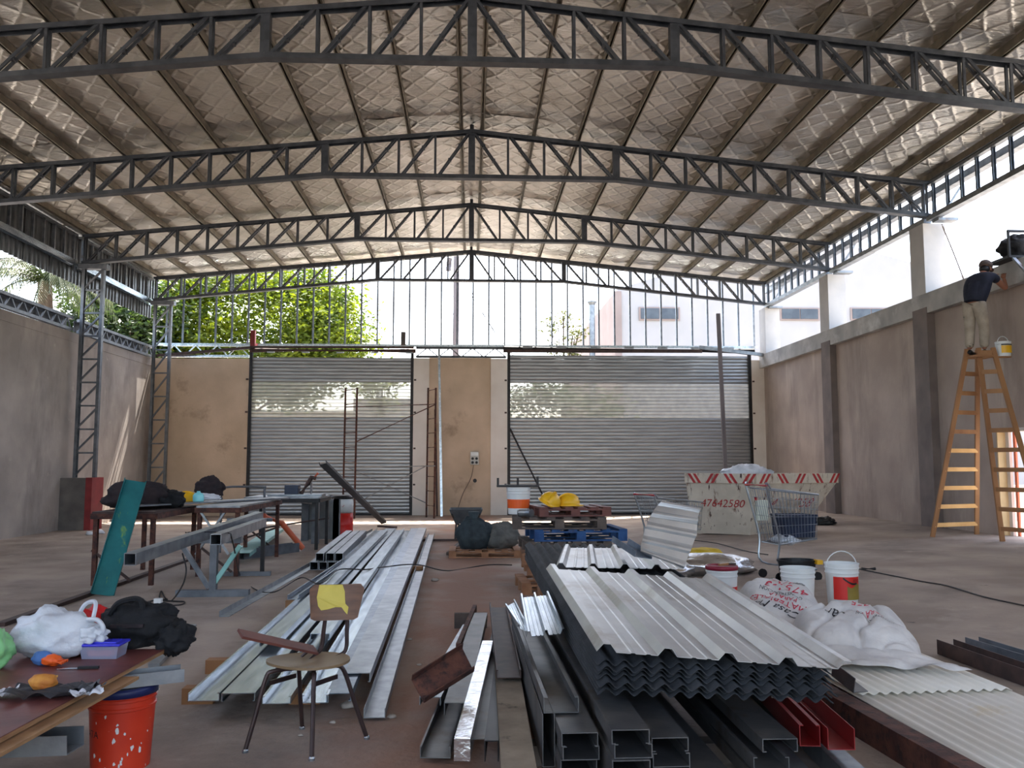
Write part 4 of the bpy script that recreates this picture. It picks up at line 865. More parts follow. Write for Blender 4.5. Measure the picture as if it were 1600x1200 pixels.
# bent upright sheet
fr_ = []; prof = rib_profile(.56,.13,.022,'trap'); cl = P(1003,872,Y=7.0); crn = P(1078,890,Y=6.85)
for k in range(9):
    q = k/8; a = P(1002+8*math.sin(q*3),868-8*q*0,Y=7.0)
n = 9; pts = [(1035,878,6.95),(1030,868,7.0),(1030,850,7.1),(1036,830,7.15),(1045,812,7.2),(1060,795,7.25)]
row = []
L0 = [P(1000,862,Y=7.05),P(1003,845,Y=7.1),P(1010,820,Y=7.15),P(1020,800,Y=7.2),P(1034,782,Y=7.25)]
R0 = [P(1068,888,Y=6.9),P(1078,862,Y=6.95),P(1088,835,Y=7.0),P(1090,812,Y=7.05),P(1094,794,Y=7.1)]
L0, R0 = smoothpath(L0,8), smoothpath(R0,8); b = MB(); m_ = len(L0)
def bent(o):
    vs = []
    for i in range(m_):
        ph = (i/(m_-1))*4.5; fr2 = ph-math.floor(ph); hgt = .022 if .1 < fr2 < .38 else (0 if fr2 > .48 or fr2 < .02 else .011)
        for p in (L0[i],R0[i]): vs.append(p+V((0,-1,.2)).normalized()*(hgt+o))
    return vs
va, vb_ = bent(0), bent(-.006); N2 = 2*m_
b.add(va+vb_, [(2*i,2*i+1,2*i+3,2*i+2) for i in range(m_-1)]+[(N2+2*i+2,N2+2*i+3,N2+2*i+1,N2+2*i) for i in range(m_-1)]+[(2*i,2*i+2,N2+2*i+2,N2+2*i) for i in range(m_-1)]+[(2*i+3,2*i+1,N2+2*i+1,N2+2*i+3) for i in range(m_-1)])
one(b, 'bent_sheet', 'galv_sheet', 'trapezoidal sheet bent upright behind the big stack, ribs running sideways', 'roof sheet')
a = P(975,852,Y=7.3); one(MB().chan(P(968,848,Y=7.4),P(1005,872,Y=7.0),.16,.05,.005,up=(0.3,-.4,1)), 'flashing_offcut', 'galv_blue', 'small folded metal offcut beside the bent sheet', 'offcut')
# channels under the stack, ends facing the camera
rows = [(.105,3),(.168,3),(.231,3),(.294,3),(.358,2)]
cols = ['left','middle','right']
for r_, (z, n) in enumerate(rows):
    for c_ in range(n):
        x = .50+c_*.195+random.uniform(-.012,.012); y = 3.88+random.uniform(-.03,.03)+(.12 if c_ == 0 else 0)-(.08 if c_ == 1 else 0)
        if c_ == 0 and r_ == 4: continue
        a = V((x,y,z)); d = V((-.05,3.1,0.0)); flp = ((4 if c_ == 1 else 3)-r_) % 2 == 0
        one(MB().chan(a,a+d,.165,.06,.004,lip=.018,flip=flp), 'steel_channel', 'chan_dark', 'lipped steel channel in the near stack, %s column, %s layer from below' % (cols[c_], ['lowest','second','third','fourth','top'][r_]), 'channel', 'near stack of channels')
one(MB().chan(V((.44,4.25,.362)),V((.40,6.7,.362)),.17,.075,.004,lip=.02), 'steel_channel', 'chan_dark', 'open steel channel lying on top of the left column of the near stack', 'channel')
one(MB().chan(V((.375,4.2,.13)),V((.345,6.6,.13)),.06,.24,.004,lip=0), 'steel_channel', 'chan_dark', 'narrow deep channel standing on edge at the left of the near stack', 'channel')
for k, (x, z, lab) in enumerate(((1.36,.10,'lowest channel of the small stack at the bottom right of the sheets'),(1.37,.165,'second channel of the small stack at the bottom right of the sheets'),(1.43,.23,'top channel of the small stack at the bottom right of the sheets'))):
    one(MB().chan((x,3.95+k*.05,z),(x+.0,6.9,z),.165,.06,.004,lip=.018,flip=k%2 == 0), 'steel_channel', 'chan_dark', lab, 'channel', 'small stack of channels')
one(MB().chan((1.10,4.0,.1),(1.05,6.9,.1),.17,.06,.004,flip=True), 'steel_channel', 'chan_dark', 'blue-grey channel lying face down between the two channel stacks', 'channel')
for k, (y, x0, x1, lab) in enumerate(((4.6,.2,1.65,'near timber bearer under the channel stacks'),(6.4,.2,1.65,'far timber bearer under the channel stacks'))): one(MB().box((x0,y,0.0),(x1,y+.12,.10)), 'timber_bearer', 'pallet_dark', lab, 'bearer')
for k, (x, y, lab) in enumerate(((.66,4.7,'left dark timber packer under the fibre cement stack'),(1.62,4.7,'right dark timber packer under the fibre cement stack'),(1.1,6.6,'rear dark timber packer under the fibre cement stack'))): one(MB().box((x,y,.425 if k != 1 else .3),(x+.12,y+.12,.455 if k != 1 else .415)), 'timber_packer', 'pallet_dark', lab, 'packer')
one(MB().box((.66,8.25,0),(1.66,8.6,.585)), 'timber_trestle_block', 'pallet_wood', 'timber block carrying the far end of the fibre cement stack', 'block')
# short shiny cut sheet
one(sheet4(P(822,995,Y=5.15),P(882,990,Y=5.2),P(812,934,Y=6.1),P(857,930,Y=6.1),'trap',.14,.03,4), 'sheet_offcut', 'galv', 'short shiny ribbed offcut left of the big stack', 'sheet offcut')
one(sheet4(P(808,980,Y=5.35),P(826,988,Y=5.3),P(790,948,Y=6.0),P(806,940,Y=6.0),'trap',.1,.02,3), 'sheet_offcut', 'galv', 'narrow shiny flashing leaning by the ribbed offcut', 'sheet offcut')
# planks and profiles left of the stack
def pln(x0,y0,z0,x1,y1,z1,w,h,mt,nmx,lab,cat,shape='bar',flip=False):
    a, b_ = P(x0,y0,z=z0), P(x1,y1,z=z1)
    m = MB().bar(a,b_,w,h) if shape == 'bar' else (MB().hollow(a,b_,w,h,.005) if shape == 'tube' else MB().chan(a,b_,w,h,.005,lip=.01 if shape == 'lip' else 0,flip=flip))
    return one(m, nmx, mt, lab, cat)
pln(812,1215,.20,792,1048,.22,.155,.04,'plank_pale','timber_plank','worn pale timber plank pointing at the camera','plank')
pln(795,1060,.26,778,950,.27,.15,.05,'brown_steel','steel_channel','brown steel channel lying on the far end of the timber plank','channel','lip')
pln(722,1172,.23,762,1012,.24,.075,.10,'foil_roll','steel_tube','shiny foil-bright box profile beside the timber plank','profile','bar')
pln(744,1180,.12,778,1000,.14,.09,.08,'chan_dark','steel_channel','dark channel between the bright box profile and the plank','channel','chan',True)
pln(768,1190,.10,786,1010,.12,.07,.1,'black_steel','steel_channel','black narrow channel tucked against the timber plank','channel','chan',True)
pln(680,1185,.03,740,1010,.06,.16,.06,'chan_dark','steel_channel','dull open channel on the floor left of the bright profile','channel','lip')
pln(672,1102,.10,735,985,.12,.13,.05,'galv_dull','steel_channel','weathered flat channel under the rusty plate','channel','chan',True)
pln(712,1118,.16,750,970,.18,.13,.07,'chan_dark','steel_channel','grey folded channel just right of the rusty plate','channel','chan',True)
t = thing('rusty_plate', P(690,1090,z=.15), 'rusty U-shaped plate propped on the scrap channels', 'steel plate')
q = [P(643,1062,Y=4.95),P(662,1097,Y=4.85),P(740,1048,Y=5.0),P(722,1012,Y=5.15)]
nrm2 = (q[1]-q[0]).cross(q[3]-q[0]).normalized(); nrm2 = nrm2 if nrm2.y < 0 else -nrm2
MB().add(q+[p-nrm2*.006 for p in q], [(0,1,2,3),(7,6,5,4),(0,4,5,1),(1,5,6,2),(2,6,7,3),(3,7,4,0)]).build('web', 'rust', t)
for i, j in ((0,3),(1,2)): 
    s_ = [q[i],q[j],q[j]+nrm2*.045,q[i]+nrm2*.045]; d_ = (q[1]-q[0]).normalized()*.006; MB().add(s_+[p+d_ for p in s_], [(0,1,2,3),(7,6,5,4),(0,4,5,1),(1,5,6,2),(2,6,7,3),(3,7,4,0)]).build('flange', 'rust', t)
one(MB().bar(P(716,1012,z=.22),P(742,950,z=.24),.035,.06), 'rusty_bar', 'rust', 'rusty flat bar leaning up behind the rusty plate', 'bar')
pp = P(738,965,z=.1); one(MB().box((pp.x-.17,pp.y,0),(pp.x+.14,pp.y+.05,.14)), 'perforated_board', 'pallet_dark', 'grey weathered board standing behind the scrap channels', 'board')
# right: red channels, long beam, white corrugated sheets
one(MB().chan((1.66,4.28,.18),(1.86,6.4,.18),.1,.1,.004,lip=.02), 'red_channel', 'chan_red', 'left red painted channel at the bottom right', 'channel')
one(MB().chan((1.79,4.22,.18),(1.99,6.4,.18),.13,.1,.004), 'red_channel', 'chan_red', 'right red painted channel at the bottom right', 'channel')
one(MB().chan((1.55,4.0,.02),(1.7,6.4,.02),.12,.08,.004,flip=True), 'steel_channel', 'galv_dull', 'dull galvanised channel under the left red channel', 'channel')
one(MB().chan((1.80,3.95,.02),(1.95,6.4,.02),.11,.1,.004,flip=True), 'steel_channel', 'galv_dull', 'dull galvanised channel under the right red channel', 'channel')
one(MB().box((1.6,5.6,.1),(2.1,5.72,.178)), 'timber_packer', 'pallet_dark', 'dark timber packer under the red channels', 'packer')
one(MB().bar((2.30,3.6,.09),(2.12,6.6,.09),.12,.18), 'steel_beam', 'rust', 'rusty beam along the left edge of the white corrugated sheets', 'beam')
one(sheet4((2.43,3.3,.13),(3.45,3.3,.13),(2.30,7.6,.13),(3.33,7.6,.13),'wave',.076,.018,4,0,.004), 'corrugated_sheet', 'white_sheet', 'lower white corrugated sheet lying toward the camera at the right', 'roof sheet', None, True)
one(sheet4((2.38,5.28,.155),(3.36,5.35,.155),(2.30,7.7,.155),(3.30,7.7,.155),'wave',.076,.018,4,0,.004), 'corrugated_sheet', 'white_sheet', 'upper white corrugated sheet with a wavy cut edge, under the sandbags', 'roof sheet', None, True)
for y in (4.2,6.2): one(MB().box((2.42,y,.0),(3.4,y+.1,.125)), 'timber_bearer', 'pallet_wood', ('near' if y < 5 else 'far')+' timber bearer under the white corrugated sheets', 'bearer')
one(MB().prism([(-.05,0),(.05,0),(.05,.005),(-.045,.005),(-.045,.09),(-.05,.09)],P(1345,1082,z=.2),P(1310,1055,z=.25)), 'flashing_offcut', 'chan_dark', 'dark folded flashing between the big stack and the white sheets', 'offcut')
one(MB().bar((3.55,5.0,.03),(3.42,7.4,.03),.12,.06), 'timber_plank', 'pallet_wood', 'pale plank along the right edge of the white corrugated sheets', 'plank')
one(MB().chan(F_(1478,1022,.002),F_(1650,1085,.002),.14,.11,.006), 'steel_channel', 'brown_steel', 'brown steel channel on the floor at the right edge', 'channel')
one(MB().chan(F_(1520,1016,.002),F_(1650,1058,.002),.12,.1,.006), 'steel_channel', 'truss_grey', 'grey steel channel on the floor behind the brown one at the right edge', 'channel')
# sandbags with print
def sandbag(c, hx, hy, hz, rise, rot, trot, lab, seed, lines):
    """a filled sack lying propped: its back edge is raised by rise; trot turns the print on it"""
    c = V(c); t = thing('sandbag', c, lab, 'sack'); cr2, sr = math.cos(rot), math.sin(rot)
    def top(u, v, o=0):
        e = max(0,(1-abs(u)**3.5)*(1-abs(v)**3.5)); n1 = noise.noise(V((u*1.5+seed,v*1.5,seed))); n2 = noise.noise(V((u*4+v*2,v*3,seed+4)))
        x, y = u*hx*(1+.08*noise.noise(V((v*2,seed,1)))), v*hy*(1+.08*noise.noise(V((u*2,seed,5))))
        z = (hz+rise*(v+1)/2)*e**.45*(1+.16*n1)+.035*abs(n2)*e-(.05 if seed == 9 else .012)*e*max(0,1-abs(noise.noise(V((u*1.3+v*.9,v*1.1-u*.5,seed*1.7)))*9))
        return c+V((x*cr2-y*sr, x*sr+y*cr2, max(.003,z)))+V((0,-.6,.8))*(o if e > 0 else 0)
    b = MB(); b.grid(lambda u, v: top(u*2-1,v*2-1), 52, 40)
    b.grid(lambda u, v: (lambda p: V((p.x,p.y,c.z+.001)))(top(1-2*u,v*2-1)), 52, 40); b.build('bag', 'sandbag', t, True)
    ca, sa = math.cos(trot), math.sin(trot)
    for (s_, size, x0, y0, mt, sh) in lines:
        def place(x, y, x0=x0, y0=y0):
            X, Y_ = x+x0, y+y0; q = (X*ca-Y_*sa, X*sa+Y_*ca); return top(max(-.95,min(.95,q[0]/hx)), max(-.95,min(.95,q[1]/hy)), .006)
        text(s_, size, place, 'lettering', mt, t, font_shear=sh)
    return t, top
s1, tp1 = sandbag((P(1222,960,Y=7.35).x,7.35,.18), .36,.40,.12,.34, -.1, PI-.5, 'printed white sandbag lying behind the galvanised sheet, with upside-down red lettering', 3,
    [('Casa Mar',.11,.0,.235,'print_black',.35),('MATERIALES',.085,.0,.145,'print_red',0),('PARA LA',.06,-.03,.08,'print_red',0),('CONSTRUCCION',.045,.0,.03,'print_black',0),('4751-3',.13,-.02,-.07,'print_red',0),('3737',.09,.03,-.17,'print_red',0),('Casuso',.1,.0,-.25,'print_black',.35)])
s2, tp2 = sandbag((P(1335,1010,Y=6.4).x,6.4,.18), .42,.40,.12,.26, -.3, PI-.3, 'white sandbag lying in front with a slumped open mouth and faded print', 9,
    [('Mar',.11,.12,-.05,'print_black',.35),('PARA LA',.05,-.1,-.07,'print_red',0),('475',.09,-.02,-.18,'print_red',0),('CONSTRUCCION',.032,-.14,-.02,'print_black',0)])
def skirt(u, v):
    a = tp2(-.95+1.9*u, -.9); return V((a.x+.22*v*(u-.2), a.y-.30*v, max(.182, a.z*(1-v)+.19*v+.05*noise.noise(V((u*6,v*4,2)))*v+.02)))
MB().grid(skirt, 36, 10).build('loose_mouth', 'sandbag', s2, True)
s3, tp3 = sandbag((3.20,6.95,.18), .2,.22,.12,.1, .3, PI-.4, 'small end of a third printed sandbag peeking out at the right', 15, [('475 LA',.07,.0,.03,'print_red',0),('MATER',.05,0,-.05,'print_black',0)])
# buckets
p = P(1128,930); bucket('paint_bucket', (P(1128,905,Y=9.2).x,9.2,fz(2.6)), .165, .42, 'bucket_white', 'white paint bucket with a maroon rim and red band behind the large sheet', lid='lid_maroon')
c = V((P(1128,905,Y=9.2).x,9.2,fz(2.6))); bt = bpy.data.objects['paint_bucket.001']
MB().lathe([(.150,.06),(.158,.22)], c, 28).build('label', 'label_red', bt); bt.children[-1]
text('ANDINA', .035, on_cyl(c,.16,-PI/2+.25,.2), 'lettering', 'print_white', bt)
c = V((P(1246,890,Y=8.9).x,8.9,0)); c.z = fz(c.x); bucket('paint_bucket', c, .172, .41, 'bucket_white', 'plain white bucket with ribbed rim between the cart and the sandbag')
c = V((P(1315,890,Y=9.0).x,9.0,0)); c.z = fz(c.x); bt = bucket('paint_bucket', c, .17, .42, 'bucket_white', 'white bucket with a red and olive label and raised handle', handle=.15)
n = 20
b = MB(); b.add([on_cyl(c,.163,-PI/2+(-.95+i*.095),z)(0,0) for i in range(n+1) for z in (.06,.29)], [(2*i,2*i+2,2*i+3,2*i+1) for i in range(n)]); b.build('label', 'label_red', bt)
b = MB(); b.add([on_cyl(c,.165,-PI/2+(-.1+i*.05),z)(0,0) for i in range(n+1) for z in (.06,.2-.02*math.sin(i*.3))], [(2*i,2*i+2,2*i+3,2*i+1) for i in range(n)]); b.build('label_patch', 'label_olive', bt)
text('EDO', .04, on_cyl(c,.166,-PI/2+.55,.25), 'lettering', 'print_black', bt)
b = MB(); b.add([on_cyl(c,.167,-PI/2+(-.35+i*.05),.27-.06*math.sin(i*.11)+d)(0,0) for i in range(n) for d in (0,.02)], [(2*i,2*i+2,2*i+3,2*i+1) for i in range(n-1)]); b.build('label_swoosh', 'tub_black', bt)
# trowel on the maroon bucket, foil roll, yellow sack
p = P(1135,880,Y=9.2); t = thing('wire_brush', p, 'small wooden tool lying across the maroon bucket', 'tool')
zz = fz(2.6)+.435; MB().bar((p.x-.1,9.12,zz+.01),(p.x+.02,9.2,zz+.012),.03,.02).build('handle', 'wood', t); MB().bar((p.x,9.2,zz+.012),(p.x+.1,9.22,zz+.01),.045,.015).build('head', 'brown_steel', t)
p = P(1125,905); t = thing('foil_insulation_roll', p, 'shiny silver roll of foil insulation lying behind the maroon bucket', 'foil roll')
c = P(1130,902,z=.15); MB().blob(V((c.x+.05,c.y+.9,fz(c.x)+.13)), (.62,.35,.15), .2, 2.2, 71, fz(c.x)+.001, fold=.1, nu=40, nv=16).build('roll', 'foil_roll', t); MB().blob(V((c.x-.5,c.y+.7,fz(c.x)+.1)), (.3,.25,.11), .25, 2.4, 73, fz(c.x)+.001, fold=.1).build('loose_end', 'foil_roll', t)
p = P(1105,880); one(MB().blob(V((p.x,p.y+.3,fz(p.x)+.07)), (.34,.28,.12), .2, 2, 81, fz(p.x)+.001, fold=.1), 'yellow_sack', 'yellow_cloth', 'yellow folded sack behind the silver foil roll', 'sack')
# shopping carts
def cart(o, rot, lab, ln_=.85, hx_=0.):
    t = thing('shopping_cart', o, lab, 'cart'); R_ = Matrix.Translation(V(o)) @ Matrix.Rotation(rot,4,'Z')
    W, L, Hb, Ht = .5, ln_, .45, 1.0+hx_
    T = lambda p: R_ @ V(p)
    # corners: back (handle end) y=0, front y=L
    bot = [(-.22,.12,Hb),(.22,.12,Hb),(.17,L-.02,Hb+.06),(-.17,L-.02,Hb+.06)]; top = [(-.28,.0,Ht),(.28,.0,Ht),(.21,L,Ht-.08),(-.21,L,Ht-.08)]
    for nm_, ring in (('top_rim',top),('bottom_rim',bot)): MB().tube([T(p) for p in ring+[ring[0]]], .011, 6).build(nm_, 'cart_steel', t)
    for side, (i, j) in enumerate(((0,1),(1,2),(2,3),(3,0))):
        b = MB(); n = 9 if side % 2 == 0 else 13
        for k in range(n+1):
            q = k/n; b.tube([T(V(bot[i]).lerp(V(bot[j]),q)), T(V(top[i]).lerp(V(top[j]),q))], .0035, 4)
        for k in range(1,6):
            q = k/6; b.tube([T(V(bot[i]).lerp(V(top[i]),q)), T(V(bot[j]).lerp(V(top[j]),q))], .0035, 4)
        b.build('wire_panel', 'cart_steel', t)
    b = MB()
    for k in range(11): q = k/10; b.tube([T(V(bot[0]).lerp(V(bot[1]),q)), T(V(bot[3]).lerp(V(bot[2]),q))], .0035, 4)
    b.build('wire_panel', 'cart_steel', t)
    for s in (-1, 1):
        MB().tube(smoothpath([T((s*.28,0,Ht)),T((s*.27,-.06,Ht+.04)),T((s*.26,.1,.55)),T((s*.24,.12,.2)),T((s*.2,L-.05,.14))],5), .013, 6).build('side_frame', 'cart_steel', t)
        for y in (.12,L-.05):
            c_ = T((s*.22,y,.055)); ax = (R_.to_3x3() @ V((1,0,0)))*.014; w_ = MB().tube([c_-ax,c_+ax], .055, 12).build('wheel', 'tub_black', t)
    MB().tube([T((-.28,-.06,Ht+.04)),T((.28,-.06,Ht+.04))], .016, 8).build('handle', 'cart_red', t)
    return t, T
o = P(1226,905); ct_, T = cart((o.x-.30,o.y-.05,fz(o.x)), -1.42, 'silver wire shopping cart standing in front of the rubbish skip', .68, .14)
t = thing('plastic_crate', T((0,.4,.53)), 'dark navy plastic bin inside the silver shopping cart', 'bin')
b = MB(); [b.add([T((x*.17*k,.45+y*.22*k,z)) for z, k in ((.53,.9),(.8,1)) for x, y in ((-1,-1),(1,-1),(1,1),(-1,1))], [(3,2,1,0),(0,1,5,4),(1,2,6,5),(2,3,7,6),(3,0,4,7),(4,5,6,7)])]; b.build('bin_body', 'tub_navy', t); MB().tube([T((x*.175,.45+y*.225,.8)) for x, y in ((-1,-1),(1,-1),(1,1),(-1,1),(-1,-1))], .015, 6).build('rim', 'tub_navy', t)
t = thing('jerrycan', T((-.17,.05,.75)), 'pale plastic canister hanging in the left of the shopping cart', 'canister'); MB().box(T((-.24,.06,.72))-V((.0,.05,.0)),T((-.24,.06,.72))+V((.14,.05,.26))).build('body', 'canister', t, mod='bevel')
MB().tube([T((-.22,.05,.98)),T((-.22,.05,1.02))], .02, 8).build('cap', 'cart_red', t)
one(MB().blob(T((.05,.3,.5)), (.15,.14,.06), .4, 3, 91, None, fold=.2), 'crumpled_wrap', 'white_bag', 'crumpled clear plastic in the bottom of the shopping cart', 'litter')
c = T((-.0,.28,0)); t = thing('black_tub', V((c.x,c.y-.48,fz(c.x))), 'black plastic tub standing just in front of the shopping cart', 'tub')
c = V((c.x,c.y-.48,fz(c.x))); MB().lathe([(.19,.001),(.225,.28),(.24,.28),(.24,.3),(.21,.3),(.18,.02),(.0001,.02)], c, 4*6, 1, .8).build('tub_body', 'tub_black', t)
MB().box(c+V((.17,-.2,.26)),c+V((.24,-.1,.31))).build('corner_clip', 'yellow', t)
o = P(1010,868); cart((P(1012,800,Y=13).x,13.0,fz(2.7)), -1.2, 'rear shopping cart with red handle ends behind the bent sheet')
# skip
t = thing('rubbish_skip', P(1190,830), 'battered cream rubbish skip with red striped rim and painted phone number', 'skip')
nb_, lb_, rb_ = P(1172,836), P(1098,822), P(1262,826)
zb0 = nb_.z; Yc = nb_.y
N0, L0_, R0_ = V((nb_.x,nb_.y,zb0)), V((lb_.x,lb_.y,zb0)), V((rb_.x,rb_.y,zb0))
N0 = P(1172,836,z=zb0); L0_ = N0+(V((-.93,.62,0)))*1.05; R0_ = N0+V((1.18,.55,0))
zr = 1.02+zb0; Nt = P(1180,768,Y=N0.y-.35); Lt = V((P(1072,764,Y=N0.y+.55).x,N0.y+.55,0)); Rt = V((P(1308,764,Y=N0.y+.35).x,N0.y+.35,0))
for q_ in (Nt,Lt,Rt): q_.z = zr
Ft = Lt+(Rt-Nt); F0 = L0_+(R0_-N0)
low = [N0,R0_,F0,L0_]; hi = [Nt,Rt,Ft,Lt]; mid_ = (Nt+Ft)/2
for k in range(4):
    a, b_, c_, d_ = low[k], low[(k+1)%4], hi[(k+1)%4], hi[k]; nn = (b_-a).cross(d_-a).normalized()*.02
    MB().add([a,b_,c_,d_]+[p-nn for p in (a,b_,c_,d_)], [(0,1,2,3),(7,6,5,4),(0,4,5,1),(1,5,6,2),(2,6,7,3),(3,7,4,0)]).build('side_plate', 'skip', t)
MB().add(low+[p+V((0,0,.03)) for p in low], [(3,2,1,0),(4,5,6,7),(0,1,5,4),(1,2,6,5),(2,3,7,6),(3,0,4,7)]).build('floor_plate', 'skip', t)
for k in range(4):
    a, b_ = hi[k], hi[(k+1)%4]; rim = MB().bar(a+V((0,0,.08)),b_+V((0,0,.08)),.09,.19).build('rim', 'skip', t)
    if k in (0,3):
        d = (b_-a); L_ = d.length; d.normalize(); out = V((d.y,-d.x,0)); out = out if out.y < 0 else -out
        for j in range(5 if k == 0 else 4):
            s0 = .12+j*(L_-.3)/(4 if k == 0 else 3); sh = .06 if (j%2 == 0) == (k == 0) else -.06
            for dd in (0,.11):
                q_ = [a+d*(s0+dd-sh)+V((0,0,-.013)),a+d*(s0+dd+.06-sh)+V((0,0,-.013)),a+d*(s0+dd+.06+sh)+V((0,0,.172)),a+d*(s0+dd+sh)+V((0,0,.172))]
                MB().add([p+out*.048 for p in q_]+[p+out*.044 for p in q_], [(0,1,2,3),(7,6,5,4),(0,4,5,1),(1,5,6,2),(2,6,7,3),(3,7,4,0)]).build('stripe', 'skip_red', rim)
def onface(a, b_, c_, d_, off=.03):
    nn = (b_-a).cross(d_-a).normalized(); nn = nn if nn.y < 0 else -nn; w_ = ((b_-a).length+(c_-d_).length)/2; h_ = ((d_-a).length+(c_-b_).length)/2
    def f(x, y):
        s, q = .5+x/w_, .5+y/h_; return a.lerp(b_,s).lerp(d_.lerp(c_,s),q)+nn*off
    return f
text('4764258', .29, (lambda f: (lambda x, y: f(x+.05,y+.12)))(onface(N0,R0_,Rt,Nt)), 'lettering', 'skip_red', t, font_shear=.2)
text('47642580', .22, (lambda f: (lambda x, y: f(x+.05,y+.1)))(onface(L0_,N0,Nt,Lt)), 'lettering', 'skip_red', t, font_shear=.2)
c = P(1165,742,Y=N0.y+.6); one(MB().blob(V((c.x,c.y,zr+.12)), (.5,.3,.2), .4, 2.6, 95, None, fold=.25, nu=36, nv=18), 'rubbish_bag', 'white_bag', 'white crumpled rubbish bags heaped in the skip', 'bag')
MB().blob((mid_.x,mid_.y,zb0+.55), (.75,.5,.3), .3, 2.4, 5).build('rubbish_fill', 'rubble', t)
p = P(1288,820); one(MB().blob(V((p.x,p.y,p.z+.05)), (.22,.15,.1), .5, 3, 97, p.z, fold=.3), 'cable_heap', 'tub_black', 'small heap of dark rags on the floor right of the skip', 'rags')
# cables on the right floor
cable([F_(1340,890),F_(1380,898),F_(1440,910),F_(1480,917),F_(1540,935),F_(1620,952)], 'black cable running across the right floor to the edge', plug=None)
cable([F_(1082,845),F_(1120,850),F_(1165,862),F_(1200,868)], 'thin dark cable on the floor between the bent sheet and the cart')
p = F_(1356,891,.02); one(MB().tube([p-V((.08,0,0)),p+V((.1,0,0))], .02, 8), 'cable_connector', 'tub_black', 'black connector lying beside the bucket with handle', 'connector')
# pallets
def pallet(o, w, d, h, rot, mt, lab, boards=6, grp='pallets'):
    t = thing('pallet', o, lab, 'pallet', grp); R_ = Matrix.Translation(V(o)) @ Matrix.Rotation(rot,4,'Z')
    def bx(a, b_, nm_): MB().box(a,b_).xf(R_).build(nm_, mt, t)
    for i in range(boards):
        y = -d/2+(d-.1)*i/(boards-1); 
    for i in range(boards):
        x = -w/2+(w-.11)*i/(boards-1); bx((x,-d/2,h-.022),(x+.11,d/2,h),'deck_board')
    for y in (-d/2,-.05,d/2-.1):
        bx((-w/2,y,h-.044),(w/2,y+.1,h-.0225),'stringer_board'); bx((-w/2,y,0),(w/2,y+.1,.02),'bottom_board')
        for x in (-w/2,-.06,w/2-.12): bx((x,y,.0205),(x+.12,y+.1,h-.0445),'block')
    return t
x0 = P(880,800,Y=11.6).x
pallet((P(850,900).x+.12,10.9,.0), 1.1,.9,.14, .04, 'pallet_wood', 'pale timber pallet at the bottom of the pallet stack')
pallet((x0+.05,11.6,.142), 1.15,1.0,.14, .02, 'pallet_wood', 'second pallet from the floor in the pallet stack')
pallet((x0-.02,11.5,.284), 1.1,1.0,.14, -.03, 'pallet_wood', 'third pallet from the floor in the pallet stack, brown timber')
pallet((x0+.0,11.6,.426), 1.1,1.0,.14, .05, 'pallet_dark', 'dark pallet just under the blue pallet')
pallet((P(893,840,Y=11.5).x+.05,11.6,.568), 1.2,1.0,.15, .06, 'pallet_blue', 'blue painted pallet in the pallet stack')
pallet((P(872,820,Y=11.5).x,11.6,.72), 1.2,1.0,.15, -.04, 'pallet_dark', 'dark weathered pallet just above the blue pallet')
pallet((P(890,800,Y=11.6).x,11.65,.872), .95,.8,.12, .1, 'brown_board', 'reddish brown pallet topping the stack under the helmets')
helmet(P(858,795,Y=11.45)*1+V((0,0,0)), .15, 'left yellow safety helmet tipped up on the pallet stack', 1.2, .5)
helmet(P(888,794,Y=11.6), .14, 'right yellow safety helmet upright on the pallet stack', .2, 0)
for h_ in bpy.data.objects:
    if h_.name in ('safety_helmet.001','safety_helmet.002'): h_.location.z = 1.03 if h_.name.endswith('1') else .995
c = V((.66,11.9,.872)); t = bucket('paint_bucket', c, .165, .36, 'bucket_white', 'white and orange bucket standing on the left of the pallet stack', lid=None)
MB().lathe([(.148,.08),(.156,.2)], c, 28).build('label', 'orange', t)
t = thing('welded_bracket', V((.66,11.9,1.232)), 'black welded steel bracket resting on the white and orange bucket', 'bracket')
a, b_ = P(776,774,Y=11.9), P(842,772,Y=11.9); zf = 1.25
MB().bar(V((a.x,11.9,zf)),V((b_.x,11.9,zf)),.12,.03).build('base_bar', 'black_steel', t)
for q_ in (.03,.5,.97): x = a.x+(b_.x-a.x)*q_; MB().bar((x,11.9,zf),(x,11.9,zf+(.11 if q_ < .9 else .13)),.03,.03).build('upright', 'black_steel', t)
one(MB().tube([P(864,806,z=.03),P(797,670,Y=26.48)], .03, 6), 'leaning_rod', 'black_steel', 'thin black rod leaning on the right shutter', 'rod')
t = thing('pipe_elbow', P(818,796,Y=11.3), 'grey plastic pipe elbow on the pallet stack', 'pipe elbow'); c = V((P(818,796,Y=11.3).x,11.3,.918)); MB().tube(smoothpath([c+V((-.08,0,0)),c,c+V((.05,-.02,0)),c+V((.09,-.05,.0))],4), .045, 10).build('elbow', 'galv_dull', t); MB().tube([c+V((.06,-.02,0)),c+V((.1,-.06,0))], .055, 10).build('socket', 'galv_dull', t)
